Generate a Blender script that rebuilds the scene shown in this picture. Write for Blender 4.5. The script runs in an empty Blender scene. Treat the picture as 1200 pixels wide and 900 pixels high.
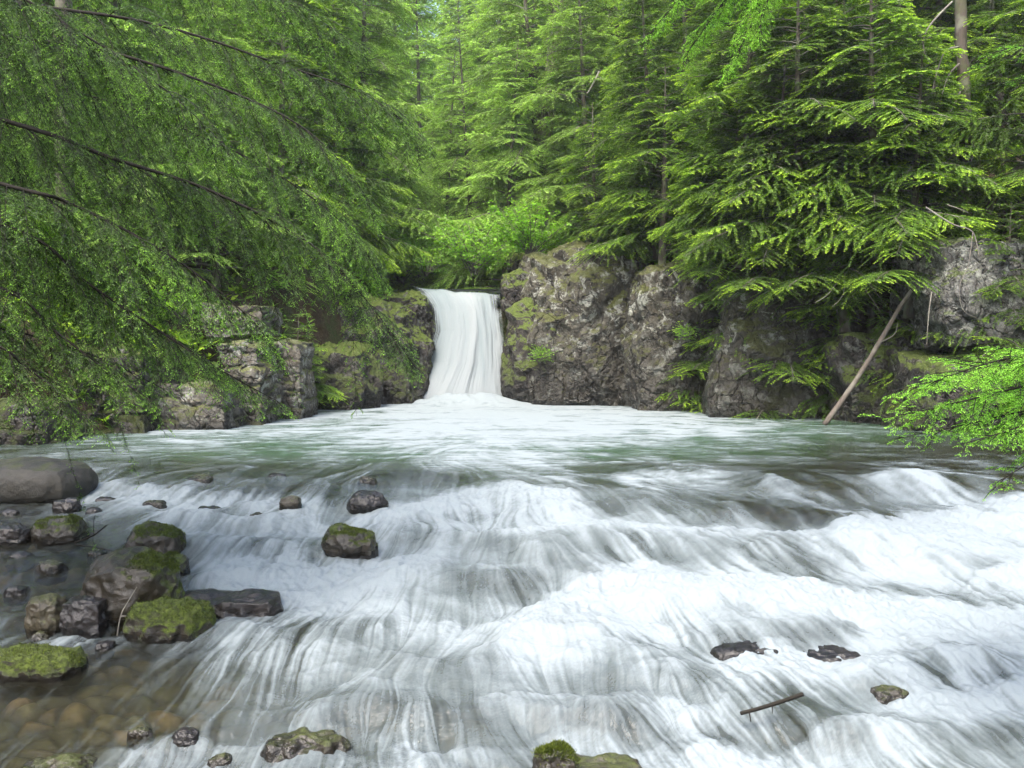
import bpy, math, time
import numpy as np
from math import radians as R, sin, cos, pi
T0 = time.time()
rng = np.random.default_rng(7)
f32 = np.float32

# ------------------------------------------------------------------ scene basics
scn = bpy.context.scene
COL = scn.collection
FPX = 1040.0
CAM = np.array([0.0, 0.0, 1.48]); PITCH = math.atan(44 / FPX)
FWD = np.array([0, cos(PITCH), -sin(PITCH)]); UPV = np.array([0, sin(PITCH), cos(PITCH)]); RGT = np.array([1.0, 0, 0])

def P(px, py, d):
    """a point of the place seen in that direction, d metres away"""
    return CAM + d * (FWD + (px - 600) / FPX * RGT - (py - 450) / FPX * UPV)

# ------------------------------------------------------------------ noise
_tab = np.random.default_rng(11).random(65536).astype(f32)
def _h(ix, iy, iz, k=0):
    n = (ix * 73856093) ^ (iy * 19349663) ^ (iz * 83492791) ^ (k * 40503 + 977)
    return _tab[(n ^ (n >> 15)) & 65535]
def vnoise(p):
    p = np.asarray(p, dtype=np.float64)
    i = np.floor(p).astype(np.int64); f = p - i; f = f * f * (3 - 2 * f)
    x, y, z = i[..., 0], i[..., 1], i[..., 2]; fx, fy, fz = f[..., 0], f[..., 1], f[..., 2]
    def l(a, b, t): return a + (b - a) * t
    r = l(l(l(_h(x, y, z), _h(x+1, y, z), fx), l(_h(x, y+1, z), _h(x+1, y+1, z), fx), fy),
          l(l(_h(x, y, z+1), _h(x+1, y, z+1), fx), l(_h(x, y+1, z+1), _h(x+1, y+1, z+1), fx), fy), fz)
    return r * 2 - 1
def fbm(p, o=4, g=0.5):
    p = np.asarray(p, dtype=np.float64); s = 0; a = 1; t = 0
    for k in range(o):
        s = s + a * vnoise(p + k * 17.3); t += a; a *= g; p = p * 2.03
    return s / t
def worley(p):
    """F1, F2, random number of the nearest cell"""
    p = np.asarray(p, dtype=np.float64)
    i = np.floor(p).astype(np.int64)
    F1 = np.full(p.shape[:-1], 9.0); F2 = F1.copy(); C = np.zeros(p.shape[:-1])
    for dx in (-1, 0, 1):
        for dy in (-1, 0, 1):
            for dz in (-1, 0, 1):
                x, y, z = i[..., 0] + dx, i[..., 1] + dy, i[..., 2] + dz
                q = np.stack([x + _h(x, y, z, 1), y + _h(x, y, z, 2), z + _h(x, y, z, 3)], -1)
                d = np.sqrt(((q - p) ** 2).sum(-1)); c = _h(x, y, z, 4)
                m = d < F1
                F2 = np.where(m, F1, np.minimum(F2, d)); C = np.where(m, c, C); F1 = np.where(m, d, F1)
    return F1, F2, C
def sstep(a, b, x):
    t = np.clip((x - a) / (b - a), 0, 1); return t * t * (3 - 2 * t)

# ------------------------------------------------------------------ mesh helpers
def mesh(name, V, F, attrs=None, smooth=True):
    V = np.ascontiguousarray(V, dtype=f32).reshape(-1, 3); F = np.ascontiguousarray(F, dtype=np.int32)
    me = bpy.data.meshes.new(name); k = F.shape[1]
    me.vertices.add(len(V)); me.vertices.foreach_set('co', V.ravel())
    me.loops.add(F.size); me.loops.foreach_set('vertex_index', F.ravel())
    me.polygons.add(len(F)); me.polygons.foreach_set('loop_start', np.arange(len(F), dtype=np.int32) * k)
    try: me.polygons.foreach_set('loop_total', np.full(len(F), k, dtype=np.int32))
    except Exception: pass
    me.polygons.foreach_set('use_smooth', np.full(len(F), smooth))
    for a, v in (attrs or {}).items():
        at = me.attributes.new(a, 'FLOAT', 'POINT'); at.data.foreach_set('value', np.ascontiguousarray(v, dtype=f32).ravel())
    me.update(); me.validate()
    return me
def link(name, me, mat=None, parent=None, loc=None):
    o = bpy.data.objects.new(name, me); COL.objects.link(o)
    if mat is not None and me is not None and not me.materials: me.materials.append(mat)
    if parent is not None: o.parent = parent
    if loc is not None: o.location = loc
    return o
def tag(o, label=None, cat=None, group=None, kind=None):
    if label: o['label'] = label
    if cat: o['category'] = cat
    if group: o['group'] = group
    if kind: o['kind'] = kind
    return o
def empty(name, loc=(0, 0, 0)):
    o = bpy.data.objects.new(name, None); o.empty_display_size = 0.2; COL.objects.link(o); o.location = loc; return o
def gridfaces(nr, nc):
    a = np.arange(nr * nc).reshape(nr, nc)
    return np.stack([a[:-1, :-1], a[:-1, 1:], a[1:, 1:], a[1:, :-1]], -1).reshape(-1, 4)

# ------------------------------------------------------------------ material helpers
class N:
    def __init__(s, name):
        s.m = bpy.data.materials.new(name); s.m.use_nodes = True; s.t = s.m.node_tree
        for n in list(s.t.nodes): s.t.nodes.remove(n)
        s.out = s.t.nodes.new('ShaderNodeOutputMaterial')
    def n(s, t, **kw):
        q = s.t.nodes.new(t)
        for k, v in kw.items():
            if k.startswith('i_'):
                key = k[2:]; q.inputs[int(key) if key.isdigit() else key.replace('_', ' ')].default_value = v
            else: setattr(q, k, v)
        return q
    def l(s, a, b): s.t.links.new(a, b)
    def set(s, sock, v):
        if hasattr(v, 'is_output') or hasattr(v, 'links'): s.l(v, sock)
        else: sock.default_value = v
    def attr(s, name): return s.n('ShaderNodeAttribute', attribute_name=name).outputs['Fac']
    def math(s, op, a, b=0.0, c=None, clamp=False):
        q = s.n('ShaderNodeMath', operation=op, use_clamp=clamp)
        s.set(q.inputs[0], a); s.set(q.inputs[1], b)
        if c is not None: s.set(q.inputs[2], c)
        return q.outputs[0]
    def mix(s, f, a, b, mode='MIX'):
        q = s.n('ShaderNodeMix', data_type='RGBA', blend_type=mode)
        s.set(q.inputs[0], f); s.set(q.inputs[6], a if not isinstance(a, tuple) else (*a, 1)); s.set(q.inputs[7], b if not isinstance(b, tuple) else (*b, 1))
        return q.outputs[2]
    def ramp(s, f, stops):
        q = s.n('ShaderNodeValToRGB'); s.l(f, q.inputs[0]); e = q.color_ramp.elements
        while len(e) < len(stops): e.new(0.5)
        for el, (p, c) in zip(e, stops): el.position = p; el.color = (*c, 1) if isinstance(c, tuple) else (c, c, c, 1)
        return q.outputs[0]
    def coord(s, scale=(1, 1, 1), kind='Object', loc=(0, 0, 0)):
        q = s.n('ShaderNodeMapping'); s.l(s.n('ShaderNodeTexCoord').outputs[kind], q.inputs[0])
        q.inputs['Scale'].default_value = scale; q.inputs['Location'].default_value = loc; return q.outputs[0]
    def noise(s, vec, scale, detail=4, rough=0.55, dist=0.0):
        q = s.n('ShaderNodeTexNoise', i_Scale=scale, i_Detail=detail, i_Roughness=rough, i_Distortion=dist); s.l(vec, q.inputs['Vector']); return q.outputs['Fac']
    def vor(s, vec, scale, feature='F1', out='Distance'):
        q = s.n('ShaderNodeTexVoronoi', feature=feature, i_Scale=scale); s.l(vec, q.inputs['Vector']); return q.outputs[out]
    def bump(s, h, strength, dist, normal=None):
        q = s.n('ShaderNodeBump', i_Strength=strength, i_Distance=dist); s.l(h, q.inputs['Height'])
        if normal is not None: s.l(normal, q.inputs['Normal'])
        return q.outputs[0]
    def mixs(s, f, a, b):
        q = s.n('ShaderNodeMixShader'); s.set(q.inputs[0], f); s.l(a, q.inputs[1]); s.l(b, q.inputs[2]); return q.outputs[0]
    def prin(s, color, rough=0.6, spec=0.5, normal=None):
        q = s.n('ShaderNodeBsdfPrincipled'); s.set(q.inputs['Base Color'], color if not isinstance(color, tuple) else (*color, 1))
        s.set(q.inputs['Roughness'], rough); s.set(q.inputs['Specular IOR Level'], spec)
        if normal is not None: s.l(normal, q.inputs['Normal'])
        return q.outputs[0]
    def done(s, sh): s.l(sh, s.out.inputs['Surface']); return s.m

def mat_foliage(name, dark, mid, tip, trans=0.4, rndamt=0.5):
    m = N(name)
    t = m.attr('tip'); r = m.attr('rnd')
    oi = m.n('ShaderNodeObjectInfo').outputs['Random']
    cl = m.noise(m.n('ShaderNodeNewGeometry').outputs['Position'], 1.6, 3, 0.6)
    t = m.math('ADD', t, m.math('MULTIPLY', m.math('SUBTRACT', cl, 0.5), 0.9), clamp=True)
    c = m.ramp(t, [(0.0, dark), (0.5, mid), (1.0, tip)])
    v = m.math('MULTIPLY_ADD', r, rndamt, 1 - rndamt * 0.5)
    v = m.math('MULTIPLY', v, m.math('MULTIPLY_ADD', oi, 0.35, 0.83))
    vv = m.n('ShaderNodeVectorMath', operation='SCALE'); m.l(c, vv.inputs[0]); m.l(v, vv.inputs['Scale'])
    c2 = vv.outputs[0]
    a = m.prin(c2, 0.45, 0.35)
    b = m.n('ShaderNodeBsdfTranslucent'); 
    cc = m.mix(1.0, c2, (1.0, 1.15, 0.5), 'MULTIPLY'); m.l(cc, b.inputs[0])
    return m.done(m.mixs(trans, a, b.outputs[0]))

def mat_bark(name, c1, c2, moss=0.0):
    m = N(name); v = m.coord((1, 1, 0.25)); n1 = m.noise(v, 18, 5, 0.65); n2 = m.noise(m.coord(), 2.5, 3)
    c = m.mix(n1, c1, c2)
    c = m.mix(m.math('MULTIPLY', m.math('SUBTRACT', n2, 0.48), 6 if c2[0] > 0.05 else 0, clamp=True), c, tuple(0.5 * (a + b) for a, b in zip(c2, (0.25, 0.26, 0.2))))
    if moss:
        c = m.mix(m.math('MULTIPLY', m.ramp(m.noise(m.coord(), 5, 4), [(0.45, 0.0), (0.6, 1.0)]), moss), c, (0.06, 0.09, 0.02))
    return m.done(m.prin(c, 0.85, 0.2, m.bump(n1, 0.8, 0.02)))

def mat_rock(name, c1, c2, c3, moss=0.5, mosslo=0.45, lichen=0.5, wetz=0.35, wetw=0.5, mc=(0.085, 0.12, 0.016), ms=1.0):
    m = N(name); g = m.n('ShaderNodeNewGeometry'); pos = g.outputs['Position']
    sep = m.n('ShaderNodeSeparateXYZ'); m.l(pos, sep.inputs[0]); sn = m.n('ShaderNodeSeparateXYZ'); m.l(g.outputs['Normal'], sn.inputs[0])
    n1 = m.noise(pos, 1.3 * ms, 6, 0.6, 0.6); n2 = m.noise(pos, 9 * ms, 6, 0.65); n3 = m.noise(pos, 40 * ms, 4, 0.6)
    c = m.mix(m.ramp(n1, [(0.36, 0.0), (0.62, 1.0)]), c1, c2)
    c = m.mix(m.ramp(n2, [(0.42, 0.0), (0.66, 1.0)]), c, c3)
    c = m.mix(0.55, c, m.ramp(n3, [(0.3, 0.25), (0.7, 1.0)]), 'MULTIPLY')
    dv = m.n('ShaderNodeVectorMath', operation='ADD'); m.l(pos, dv.inputs[0]); dn_ = m.n('ShaderNodeTexNoise', i_Scale=1.7 * ms, i_Detail=4.0); m.l(pos, dn_.inputs['Vector']); m.l(dn_.outputs['Color'], dv.inputs[1])
    mp_ = m.n('ShaderNodeMapping'); mp_.inputs['Scale'].default_value = (1, 1, 0.55); mp_.inputs['Rotation'].default_value = (0.2, 0.5, 0); m.l(dv.outputs[0], mp_.inputs[0])
    ck = m.ramp(m.vor(mp_.outputs[0], 1.5 * ms, 'DISTANCE_TO_EDGE'), [(0.0, 0.0), (0.045, 1.0)])
    ck2 = m.ramp(m.vor(mp_.outputs[0], 4.7 * ms, 'DISTANCE_TO_EDGE'), [(0.0, 0.0), (0.07, 1.0)])
    c = m.mix(m.math('MULTIPLY', m.math('SUBTRACT', 1.0, ck), 0.8), c, (0.012, 0.010, 0.008)); c = m.mix(m.math('MULTIPLY', m.math('SUBTRACT', 1.0, ck2), 0.35), c, (0.02, 0.017, 0.013))
    # lichen patches with sharp edges
    lv = m.vor(m.mix(0.12, pos, m.n('ShaderNodeTexNoise', i_Scale=6.0 * ms).outputs['Color']), 3.1 * ms)
    lf = m.math('MULTIPLY', m.ramp(m.noise(pos, 3.4 * ms, 7, 0.72, 0.5), [(0.54, 0.0), (0.59, 1.0)]), lichen)
    c = m.mix(lf, c, m.mix(m.noise(pos, 14 * ms, 3), (0.26, 0.28, 0.22), (0.52, 0.52, 0.47)))
    # moss on upward faces and damp patches
    up = m.math('MULTIPLY_ADD', sn.outputs[2], 0.45, 0.1)
    mo = m.math('ADD', up, m.math('MULTIPLY', m.noise(pos, 2.1 * ms, 6, 0.7, 0.4), 0.9))
    mf = m.math('MULTIPLY', m.ramp(mo, [(mosslo, 0.0), (mosslo + 0.1, 1.0)]), moss)
    mcol = m.mix(m.noise(pos, 11 * ms, 4, 0.7), tuple(x * 0.45 for x in mc), tuple(min(1, x * 1.9) for x in mc))
    c = m.mix(mf, c, mcol)
    # dark wet band along the waterline
    wz = m.math('ADD', sep.outputs[2], m.math('MULTIPLY', m.math('SUBTRACT', n1, 0.5), -0.8))
    wet = m.n('ShaderNodeMapRange', i_1=wetz, i_2=wetz + wetw, i_3=1.0, i_4=0.0); m.l(wz, wet.inputs[0]); wet = wet.outputs[0]
    c = m.mix(m.math('MULTIPLY', wet, 0.72), c, (0.016, 0.014, 0.011))
    rough = m.math('MULTIPLY_ADD', wet, -0.5, 0.85)
    h = m.math('ADD', m.math('MULTIPLY', n2, 1.0), m.math('MULTIPLY', n3, 0.35))
    h = m.math('ADD', h, m.math('MULTIPLY', m.vor(pos, 7 * ms, 'DISTANCE_TO_EDGE'), 0.35)); h = m.math('ADD', h, m.math('ADD', m.math('MULTIPLY', ck, 0.9), m.math('MULTIPLY', ck2, 0.4)))
    h = m.math('ADD', h, m.math('MULTIPLY', m.math('MULTIPLY', mf, m.noise(pos, 70 * ms, 3, 0.7)), 0.9))
    return m.done(m.prin(c, rough, 0.4, m.bump(h, 0.9, 0.06 / ms)))

# ------------------------------------------------------------------ river shape
_Y = np.array([3.0, 4.0, 4.7, 5.49, 6.65, 8.0, 8.9, 10.0, 11.0, 12.5, 40.0])
_Z = np.array([-0.98, -0.86, -0.75, -0.6, -0.42, -0.25, -0.15, -0.05, -0.015, 0.0, 0.0])
def z0(Y): return np.interp(Y, _Y, _Z)
_ty = np.linspace(3.0, 40.0, 3000)
def proj(Pw):
    q = np.asarray(Pw) - CAM; d = q @ FWD
    return 600 + FPX * (q @ RGT) / d, 450 - FPX * (q @ UPV) / d
_py = proj(np.stack([_ty * 0, _ty, z0(_ty)], -1))[1]
def G0(px, py):
    """where that line of sight meets the mean surface of the river"""
    Y = np.interp(-py, -_py, _ty); z = z0(Y)
    d = (np.array([0, Y, z]) - CAM) @ FWD
    return np.array([(px - 600) / FPX * d, Y, z])

XRt = ([0, 5, 10, 13.5, 16.4, 17.7, 19.5, 21.5, 23.4, 26, 30, 45, 80, 400], [9.8, 9.3, 8.8, 8.6, 8.0, 7.0, 5.6, 3.4, 0.5, 0.1, -0.4, -3.0, -8, -40])
XLt = ([0, 5, 8, 13.5, 14.8, 15.5, 18.3, 20, 21.5, 23.4, 26, 30, 45, 80, 400], [-7.5, -7.5, -7.6, -8.4, -6.6, -5.8, -5.2, -5.6, -3.9, -3.0, -3.2, -3.9, -9.0, -20, -90])
def terr(X, Y):
    XR = np.interp(Y, *XRt); XL = np.interp(Y, *XLt)
    er = X - XR; el = XL - X
    bed = np.where(Y < 24.6, -0.95, 2.55)
    hr = 3.3 * sstep(11.5, 16, Y) + 0.9 * (1 - sstep(11.5, 16, Y)) + 0.5 * sstep(24, 30, Y)
    hl = 1.5 + 2.0 * sstep(18.5, 22, Y)
    nz = fbm(np.stack([X * 0.35, Y * 0.35, X * 0], -1), 4) * 0.55
    zr = bed + (hr - bed) * sstep(0.1, 1.4, er) + np.maximum(er - 1.2, 0) * 0.55 + nz * sstep(0.6, 2.5, er)
    zl = bed + (hl - bed) * sstep(0.1, 1.4, el) + np.maximum(el - 1.2, 0) * 0.42 + nz * sstep(0.6, 2.5, el)
    z = np.where(er > 0, zr, np.where(el > 0, zl, bed))
    z = z + np.maximum(Y - 42, 0) * 0.42 * (1 - 0.0 * X)
    return np.minimum(z, 27 + nz * 3)

# ground
ax = np.concatenate([-np.geomspace(400, 16, 50), np.linspace(-15.6, 15.6, 260), np.geomspace(16, 400, 50)])
ay = np.concatenate([-np.geomspace(300, 3, 30), np.linspace(-2.5, 34, 280), np.geomspace(34.5, 500, 70)])
gx, gy = np.meshgrid(ax, ay)
gz = terr(gx, gy)
m = N('forest_soil'); v = m.coord()
c = m.mix(m.ramp(m.noise(v, 1.2, 5, 0.6), [(0.35, 0.0), (0.65, 1.0)]), (0.022, 0.017, 0.011), (0.05, 0.036, 0.02))
c = m.mix(m.ramp(m.noise(v, 0.8, 6, 0.7), [(0.5, 0.0), (0.62, 1.0)]), c, (0.03, 0.05, 0.012))
c = m.mix(m.ramp(m.noise(v, 25, 3, 0.7), [(0.5, 0.0), (0.75, 1.0)]), c, (0.09, 0.07, 0.045))
M_SOIL = m.done(m.prin(c, 0.95, 0.15, m.bump(m.noise(v, 12, 5, 0.7), 1.0, 0.08)))
tag(link('forest_floor', mesh('forest_floor', np.stack([gx, gy, gz], -1), gridfaces(*gx.shape)), M_SOIL), kind='structure',
    label='dark forest ground under the conifers on both banks')

# ------------------------------------------------------------------ water surface
U0, U1, DU = -170.0, 1370.0, 1.25
Q0, Q1, DQ = FPX / 26.0, FPX / 3.9, 0.36
us = np.arange(U0, U1, DU); qs = np.arange(Q0, Q1, DQ)
QQ, UU = np.meshgrid(qs, us, indexing='ij')
WY = FPX / QQ; WX = (UU - 600) / FPX * WY
NR, NC = WY.shape
rap = 1 - sstep(9.6, 11.2, WY + 0.35 * np.sin(WX * 1.1) + 0.15 * WX)       # 1 in the rapids, 0 in the pool
Hh = z0(WY).astype(np.float64)
# table of how much foam the water carries, along the river (rows, by line of sight) and across it
FT_r = [470, 478, 490, 505, 520, 535, 550, 565, 580, 600, 620, 650, 680, 710, 740, 770, 800, 830, 860, 900, 1000]
FT = np.array([
 [0, 0, 0, .3, .7, 1, 1, 1, .8, .4, .1, 0, 0],
 [0, 0, 0, .5, .8, 1, 1, 1, .8, .5, .15, 0, 0],
 [0, 0, .1, .6, .8, .95, 1, .9, .85, .5, .2, .05, 0],
 [.15, .3, .6, .75, .8, .95, .95, 1., .9, .5, .2, .1, .05],
 [.15, .25, .45, .5, .6, .8, .8, .75, .5, .3, .15, .08, .06],
 [.15, .2, .25, .3, .5, .6, .6, .4, .25, .18, .12, .1, .08],
 [.2, .25, .25, .25, .3, .4, .4, .3, .25, .2, .15, .25, .15],
 [.15, .4, .5, .45, .4, .45, .6, .5, .45, .4, .5, .5, .2],
 [.1, .55, .65, .65, .5, .7, .85, .5, .4, .42, .5, .6, .4],
 [.1, .4, .6, .6, .75, .85, .75, .5, .4, .35, .3, .7, .8],
 [.05, .2, .6, .6, .75, .7, .8, .75, .7, .5, .85, .95, .95],
 [.05, .1, .6, .75, .8, .7, .6, .55, .6, .45, .75, .9, 1.],
 [.05, .1, .5, .85, .85, .7, .5, .9, .85, .8, .55, .8, 1.],
 [.05, .2, .25, .7, .85, .7, .7, .9, .75, .85, .9, .6, .85],
 [.2, .4, .15, .45, .7, .65, .9, .75, .7, .6, .75, .8, .6],
 [.05, .1, .12, .35, .6, .6, .75, .7, .6, .5, .75, .7, .7],
 [.03, .04, .12, .32, .5, .52, .65, .62, .55, .75, .75, .6, .75],
 [.03, .04, .1, .32, .45, .5, .55, .5, .55, .5, .5, .7, .7],
 [.03, .06, .15, .4, .4, .45, .45, .45, .6, .6, .5, .6, .6],
 [.1, .3, .4, .6, .5, .5, .5, .4, .85, .85, .8, .7, .7],
 [.1, .3, .4, .6, .5, .5, .5, .4, .85, .85, .8, .7, .7]])
pyv = proj(np.stack([WX, WY, z0(WY)], -1))[1]
def table(T, rows, px, py):
    T = np.asarray(T); rr = np.interp(py, rows, np.arange(len(rows))); cc = np.clip(px / 100.0, 0, T.shape[1] - 1.001)
    i = np.clip(rr.astype(int), 0, len(rows) - 2); j = cc.astype(int); a = rr - i; b = cc - j
    a = a * a * (3 - 2 * a); b = b * b * (3 - 2 * b)
    return (T[i, j] * (1-a) * (1-b) + T[i+1, j] * a * (1-b) + T[i, j+1] * (1-a) * b + T[i+1, j+1] * a * b)
wob = fbm(np.stack([WX * 1.3, WY * 1.3, WX * 0 + 3], -1), 3)
foam = table(FT, FT_r, UU + 45 * wob, pyv + 12 * wob)

# humps where the stream runs over drowned boulders: line of sight of the crest, half width (px), height (m), length (m), veil colour (0 none .. 1 rock shows)
HUMPS = [
 (770, 552, 62, .13, .55, .2), (850, 556, 50, .07, .5, .2), (915, 563, 45, .10, .5, .3), (960, 572, 60, .13, .55, .5), (1045, 562, 90, .14, .7, .3), (1105, 572, 45, .10, .5, .4),
 (1150, 600, 40, .10, .4, .7), (700, 592, 90, .10, .6, .4), (640, 580, 60, .07, .5, .3), (880, 606, 60, .12, .55, .7), (930, 610, 55, .12, .5, .9), (560, 600, 55, .07, .5, .2),
 (495, 562, 55, .14, .5, .7), (440, 570, 35, .08, .4, .7), (330, 578, 60, .10, .4, .6), (260, 580, 50, .10, .4, .5), (190, 575, 60, .08, .4, .4), (120, 570, 50, .06, .4, .5),
 (210, 610, 60, .10, .4, .3), (290, 615, 60, .09, .4, .2), (270, 640, 70, .12, .4, .4), (350, 640, 50, .08, .4, .3), (200, 640, 45, .06, .4, .4), (520, 632, 70, .10, .5, .2),
 (620, 640, 90, .13, .55, .3), (740, 640, 90, .16, .6, .35), (850, 650, 80, .12, .6, .3), (960, 655, 90, .10, .6, .6), (1060, 640, 80, .10, .6, .1), (1160, 660, 90, .12, .6, .05),
 (590, 675, 75, .14, .45, .65), (680, 668, 60, .10, .5, .5), (480, 690, 70, .08, .5, .1), (760, 705, 90, .08, .5, .1), (860, 700, 90, .08, .6, .2), (1000, 705, 90, .09, .6, .3), (1140, 700, 90, .10, .6, .1),
 (640, 735, 60, .08, .4, .3), (860, 748, 55, .12, .32, .7), (955, 745, 65, .14, .34, .85), (1090, 760, 90, .08, .5, .2), (400, 735, 60, .06, .4, .4), (340, 765, 60, .05, .3, .6), (470, 770, 60, .06, .35, .4),
 (560, 780, 70, .07, .4, .4), (680, 790, 70, .07, .4, .5), (780, 790, 80, .08, .4, .3), (900, 800, 70, .06, .35, .5), (1040, 800, 45, .09, .25, .8), (1160, 790, 70, .08, .4, .4),
 (470, 838, 55, .12, .26, .7), (560, 835, 60, .06, .3, .6), (680, 845, 70, .14, .28, .8), (730, 850, 45, .08, .25, .7), (850, 850, 70, .07, .3, .5), (960, 850, 70, .09, .3, .6), (1080, 860, 60, .07, .3, .5), (1180, 860, 60, .08, .3, .4),
 (350, 848, 45, .06, .2, .6), (250, 858, 45, .06, .2, .7), (180, 862, 40, .05, .2, .8), (400, 855, 40, .05, .2, .7),
 (30, 722, 35, .05, .2, .4), (265, 678, 60, .07, .25, .9)]
veil = np.zeros_like(WX); hsrc = np.zeros_like(WX); hcut = np.zeros_like(WX)
for (px, py, w, A, L, vl) in HUMPS:
    c = G0(px, py); wx = w / FPX * c[1]
    L = L * 1.2; a = (WX - c[0]) / wx + 0.5 * wob[...]; s = (c[1] - WY + 0.10 * np.sin(WX * 3 + px) + 0.12 * a * a * wx) / (L * 0.5)   # s>0 is downstream
    m_ = (np.abs(a) < 3) & (np.abs(s) < 7)
    g = np.exp(-np.abs(a[m_]) ** 2.4); sm = s[m_]
    up = np.where(sm < 0, np.exp(-(sm / 1.5) ** 2), np.exp(-(sm / 0.85) ** 2.4))
    Hh[m_] += 0.60 * A * g * up - 0.20 * A * g * np.exp(-((sm - 1.9) / 0.8) ** 2)
    hcut[m_] = np.maximum(hcut[m_], g * np.exp(-((sm - 0.35) / 0.7) ** 2) * min(1, A * 7) * (0.45 + 0.55 * vl))
    hsrc[m_] = np.maximum(hsrc[m_], g * np.exp(-((sm - 1.85) / 0.55) ** 2) * min(1.0, A * 8))
    veil[m_] = np.maximum(veil[m_], g * np.exp(-((sm - 0.3) / 0.8) ** 2) * vl)
# standing jumps: the water turns white at a ragged line and clears again downstream (line of sight points, strength, reach in px, height)
JUMPS = [
 ([(40, 556), (110, 568), (230, 580), (330, 586), (400, 596)], .75, 16, .03), ([(400, 604), (470, 598), (540, 580), (600, 574), (660, 584), (700, 598)], 1.0, 26, .05),
 ([(704, 566), (724, 552), (760, 546), (800, 552), (860, 556)], .65, 10, .05), ([(862, 584), (900, 566), (935, 574), (985, 578)], .6, 10, .05),
 ([(985, 576), (1010, 564), (1050, 558), (1090, 566), (1140, 592)], .6, 16, .03), ([(950, 640), (1000, 620), (1060, 606), (1120, 602), (1210, 588), (1370, 580)], 1.1, 42, .07),
 ([(560, 640), (620, 628), (700, 617), (780, 624), (860, 624), (940, 632), (1000, 640)], .75, 16, .04), ([(560, 745), (610, 722), (650, 700), (720, 679), (790, 678), (860, 684), (930, 690), (1000, 702), (1100, 712), (1210, 716), (1370, 716)], 1.1, 38, .07),
 ([(225, 668), (300, 662), (380, 668), (460, 660), (540, 652)], .9, 30, .04), ([(150, 602), (210, 606), (290, 616), (350, 606), (420, 618)], .7, 14, .03), ([(160, 640), (230, 634), (300, 640), (370, 646)], .6, 14, .03),
 ([(820, 796), (870, 778), (920, 772), (980, 771), (1040, 780), (1110, 806)], .95, 26, .05), ([(1010, 830), (1060, 826), (1120, 816), (1200, 800), (1300, 800)], .85, 26, .05),
 ([(770, 892), (850, 874), (900, 884), (960, 862), (1020, 850), (1080, 870)], .85, 26, .05), ([(370, 892), (450, 902), (540, 890), (620, 900)], .6, 24, .03), ([(100, 884), (150, 890), (200, 872), (260, 884), (320, 880)], .6, 16, .02),
 ([(1110, 700), (1150, 676), (1210, 666), (1370, 660)], 1.0, 30, .06), ([(450, 742), (520, 728), (600, 732)], .6, 22, .03), ([(300, 770), (380, 756), (460, 770), (540, 800)], .4, 22, .02), ([(640, 770), (720, 756), (800, 770)], .5, 20, .03),
 ([(560, 830), (660, 815), (760, 825), (840, 840)], .5, 22, .03), ([(10, 757), (60, 752), (150, 752), (180, 760)], .7, 12, .02), ([(560, 664), (600, 650), (660, 655)], .4, 14, .03)]
rj = np.random.default_rng(321)
for _ in range(70):      # many small breaking wavelets between the big ones
    qy = 560 + 335 * rj.random() ** 0.8; qx = rj.uniform(120 if qy < 660 else 240, 1230); hw = rj.uniform(28, 85) * (0.6 + 0.6 * (qy - 560) / 335); sl = rj.uniform(-0.18, 0.10)
    JUMPS.append(([(qx - hw, qy - sl * hw + 3), (qx, qy - rj.uniform(2, 8)), (qx + hw, qy + sl * hw + 5)], rj.uniform(.35, .7), rj.uniform(8, 18) * (0.7 + (qy - 560) / 335), rj.uniform(.012, .03)))
jag = 7 * fbm(np.stack([WX * 5, WY * 2, WX * 0 + 41], -1), 4, 0.65) + 12 * fbm(np.stack([WX * 1.1, WY * 0.5, WX * 0 + 43], -1), 2)
jf = np.zeros_like(WX)
for pts, st_, dec, jh in JUMPS:
    pts = np.array(pts, float); ln = np.interp(UU, pts[:, 0], pts[:, 1])
    ew = min(50, 0.45 * (pts[-1, 0] - pts[0, 0])); endf = sstep(pts[0, 0] - 5, pts[0, 0] + ew, UU) * sstep(pts[-1, 0] + 5, pts[-1, 0] - ew, UU)
    sc_ = FPX / 494 * 1.0
    s_ = (pyv + jag * np.interp(ln, [550, 900], [.35, 1.0]) - ln) / dec
    jf = np.maximum(jf, st_ * endf * np.where(s_ > 0, np.exp(-(s_ / 1.25) ** 1.3), np.exp(-(s_ / 0.22) ** 2)))
    Hh += 0.7 * jh * endf * (np.exp(-((s_ - 0.35) / 0.6) ** 2) * 0.75 - 0.5 * np.exp(-((s_ + 0.55) / 0.5) ** 2))
# foaming heap where the fall lands
fb = np.exp(-(((WX + 1.05) / 1.5) ** 2 + ((WY - 23.0) / 0.8) ** 2))
fo_base = fb
Hh += 0.24 * fb * (1 + 0.6 * fbm(np.stack([WX * 3, WY * 3, WX * 0], -1), 3))
foam = np.maximum(foam, fb * 1.3)
# choppy small waves
n1 = fbm(np.stack([WX * 1.6 - WY * 0.5, WY * 1.5, WX * 0 + 9], -1), 4, 0.55)
n2 = fbm(np.stack([WX * 5.5 + 0.6 * n1, WY * 4.0, WX * 0 + 5], -1), 3, 0.55)
calm = 1 - 0.75 * sstep(-0.9, -2.2, WX) * sstep(6.4, 5.6, WY)
Hh += rap * calm * (0.10 * n1 + 0.022 * n2) + (1 - rap) * (0.012 * n1 + 0.006 * n2)
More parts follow.
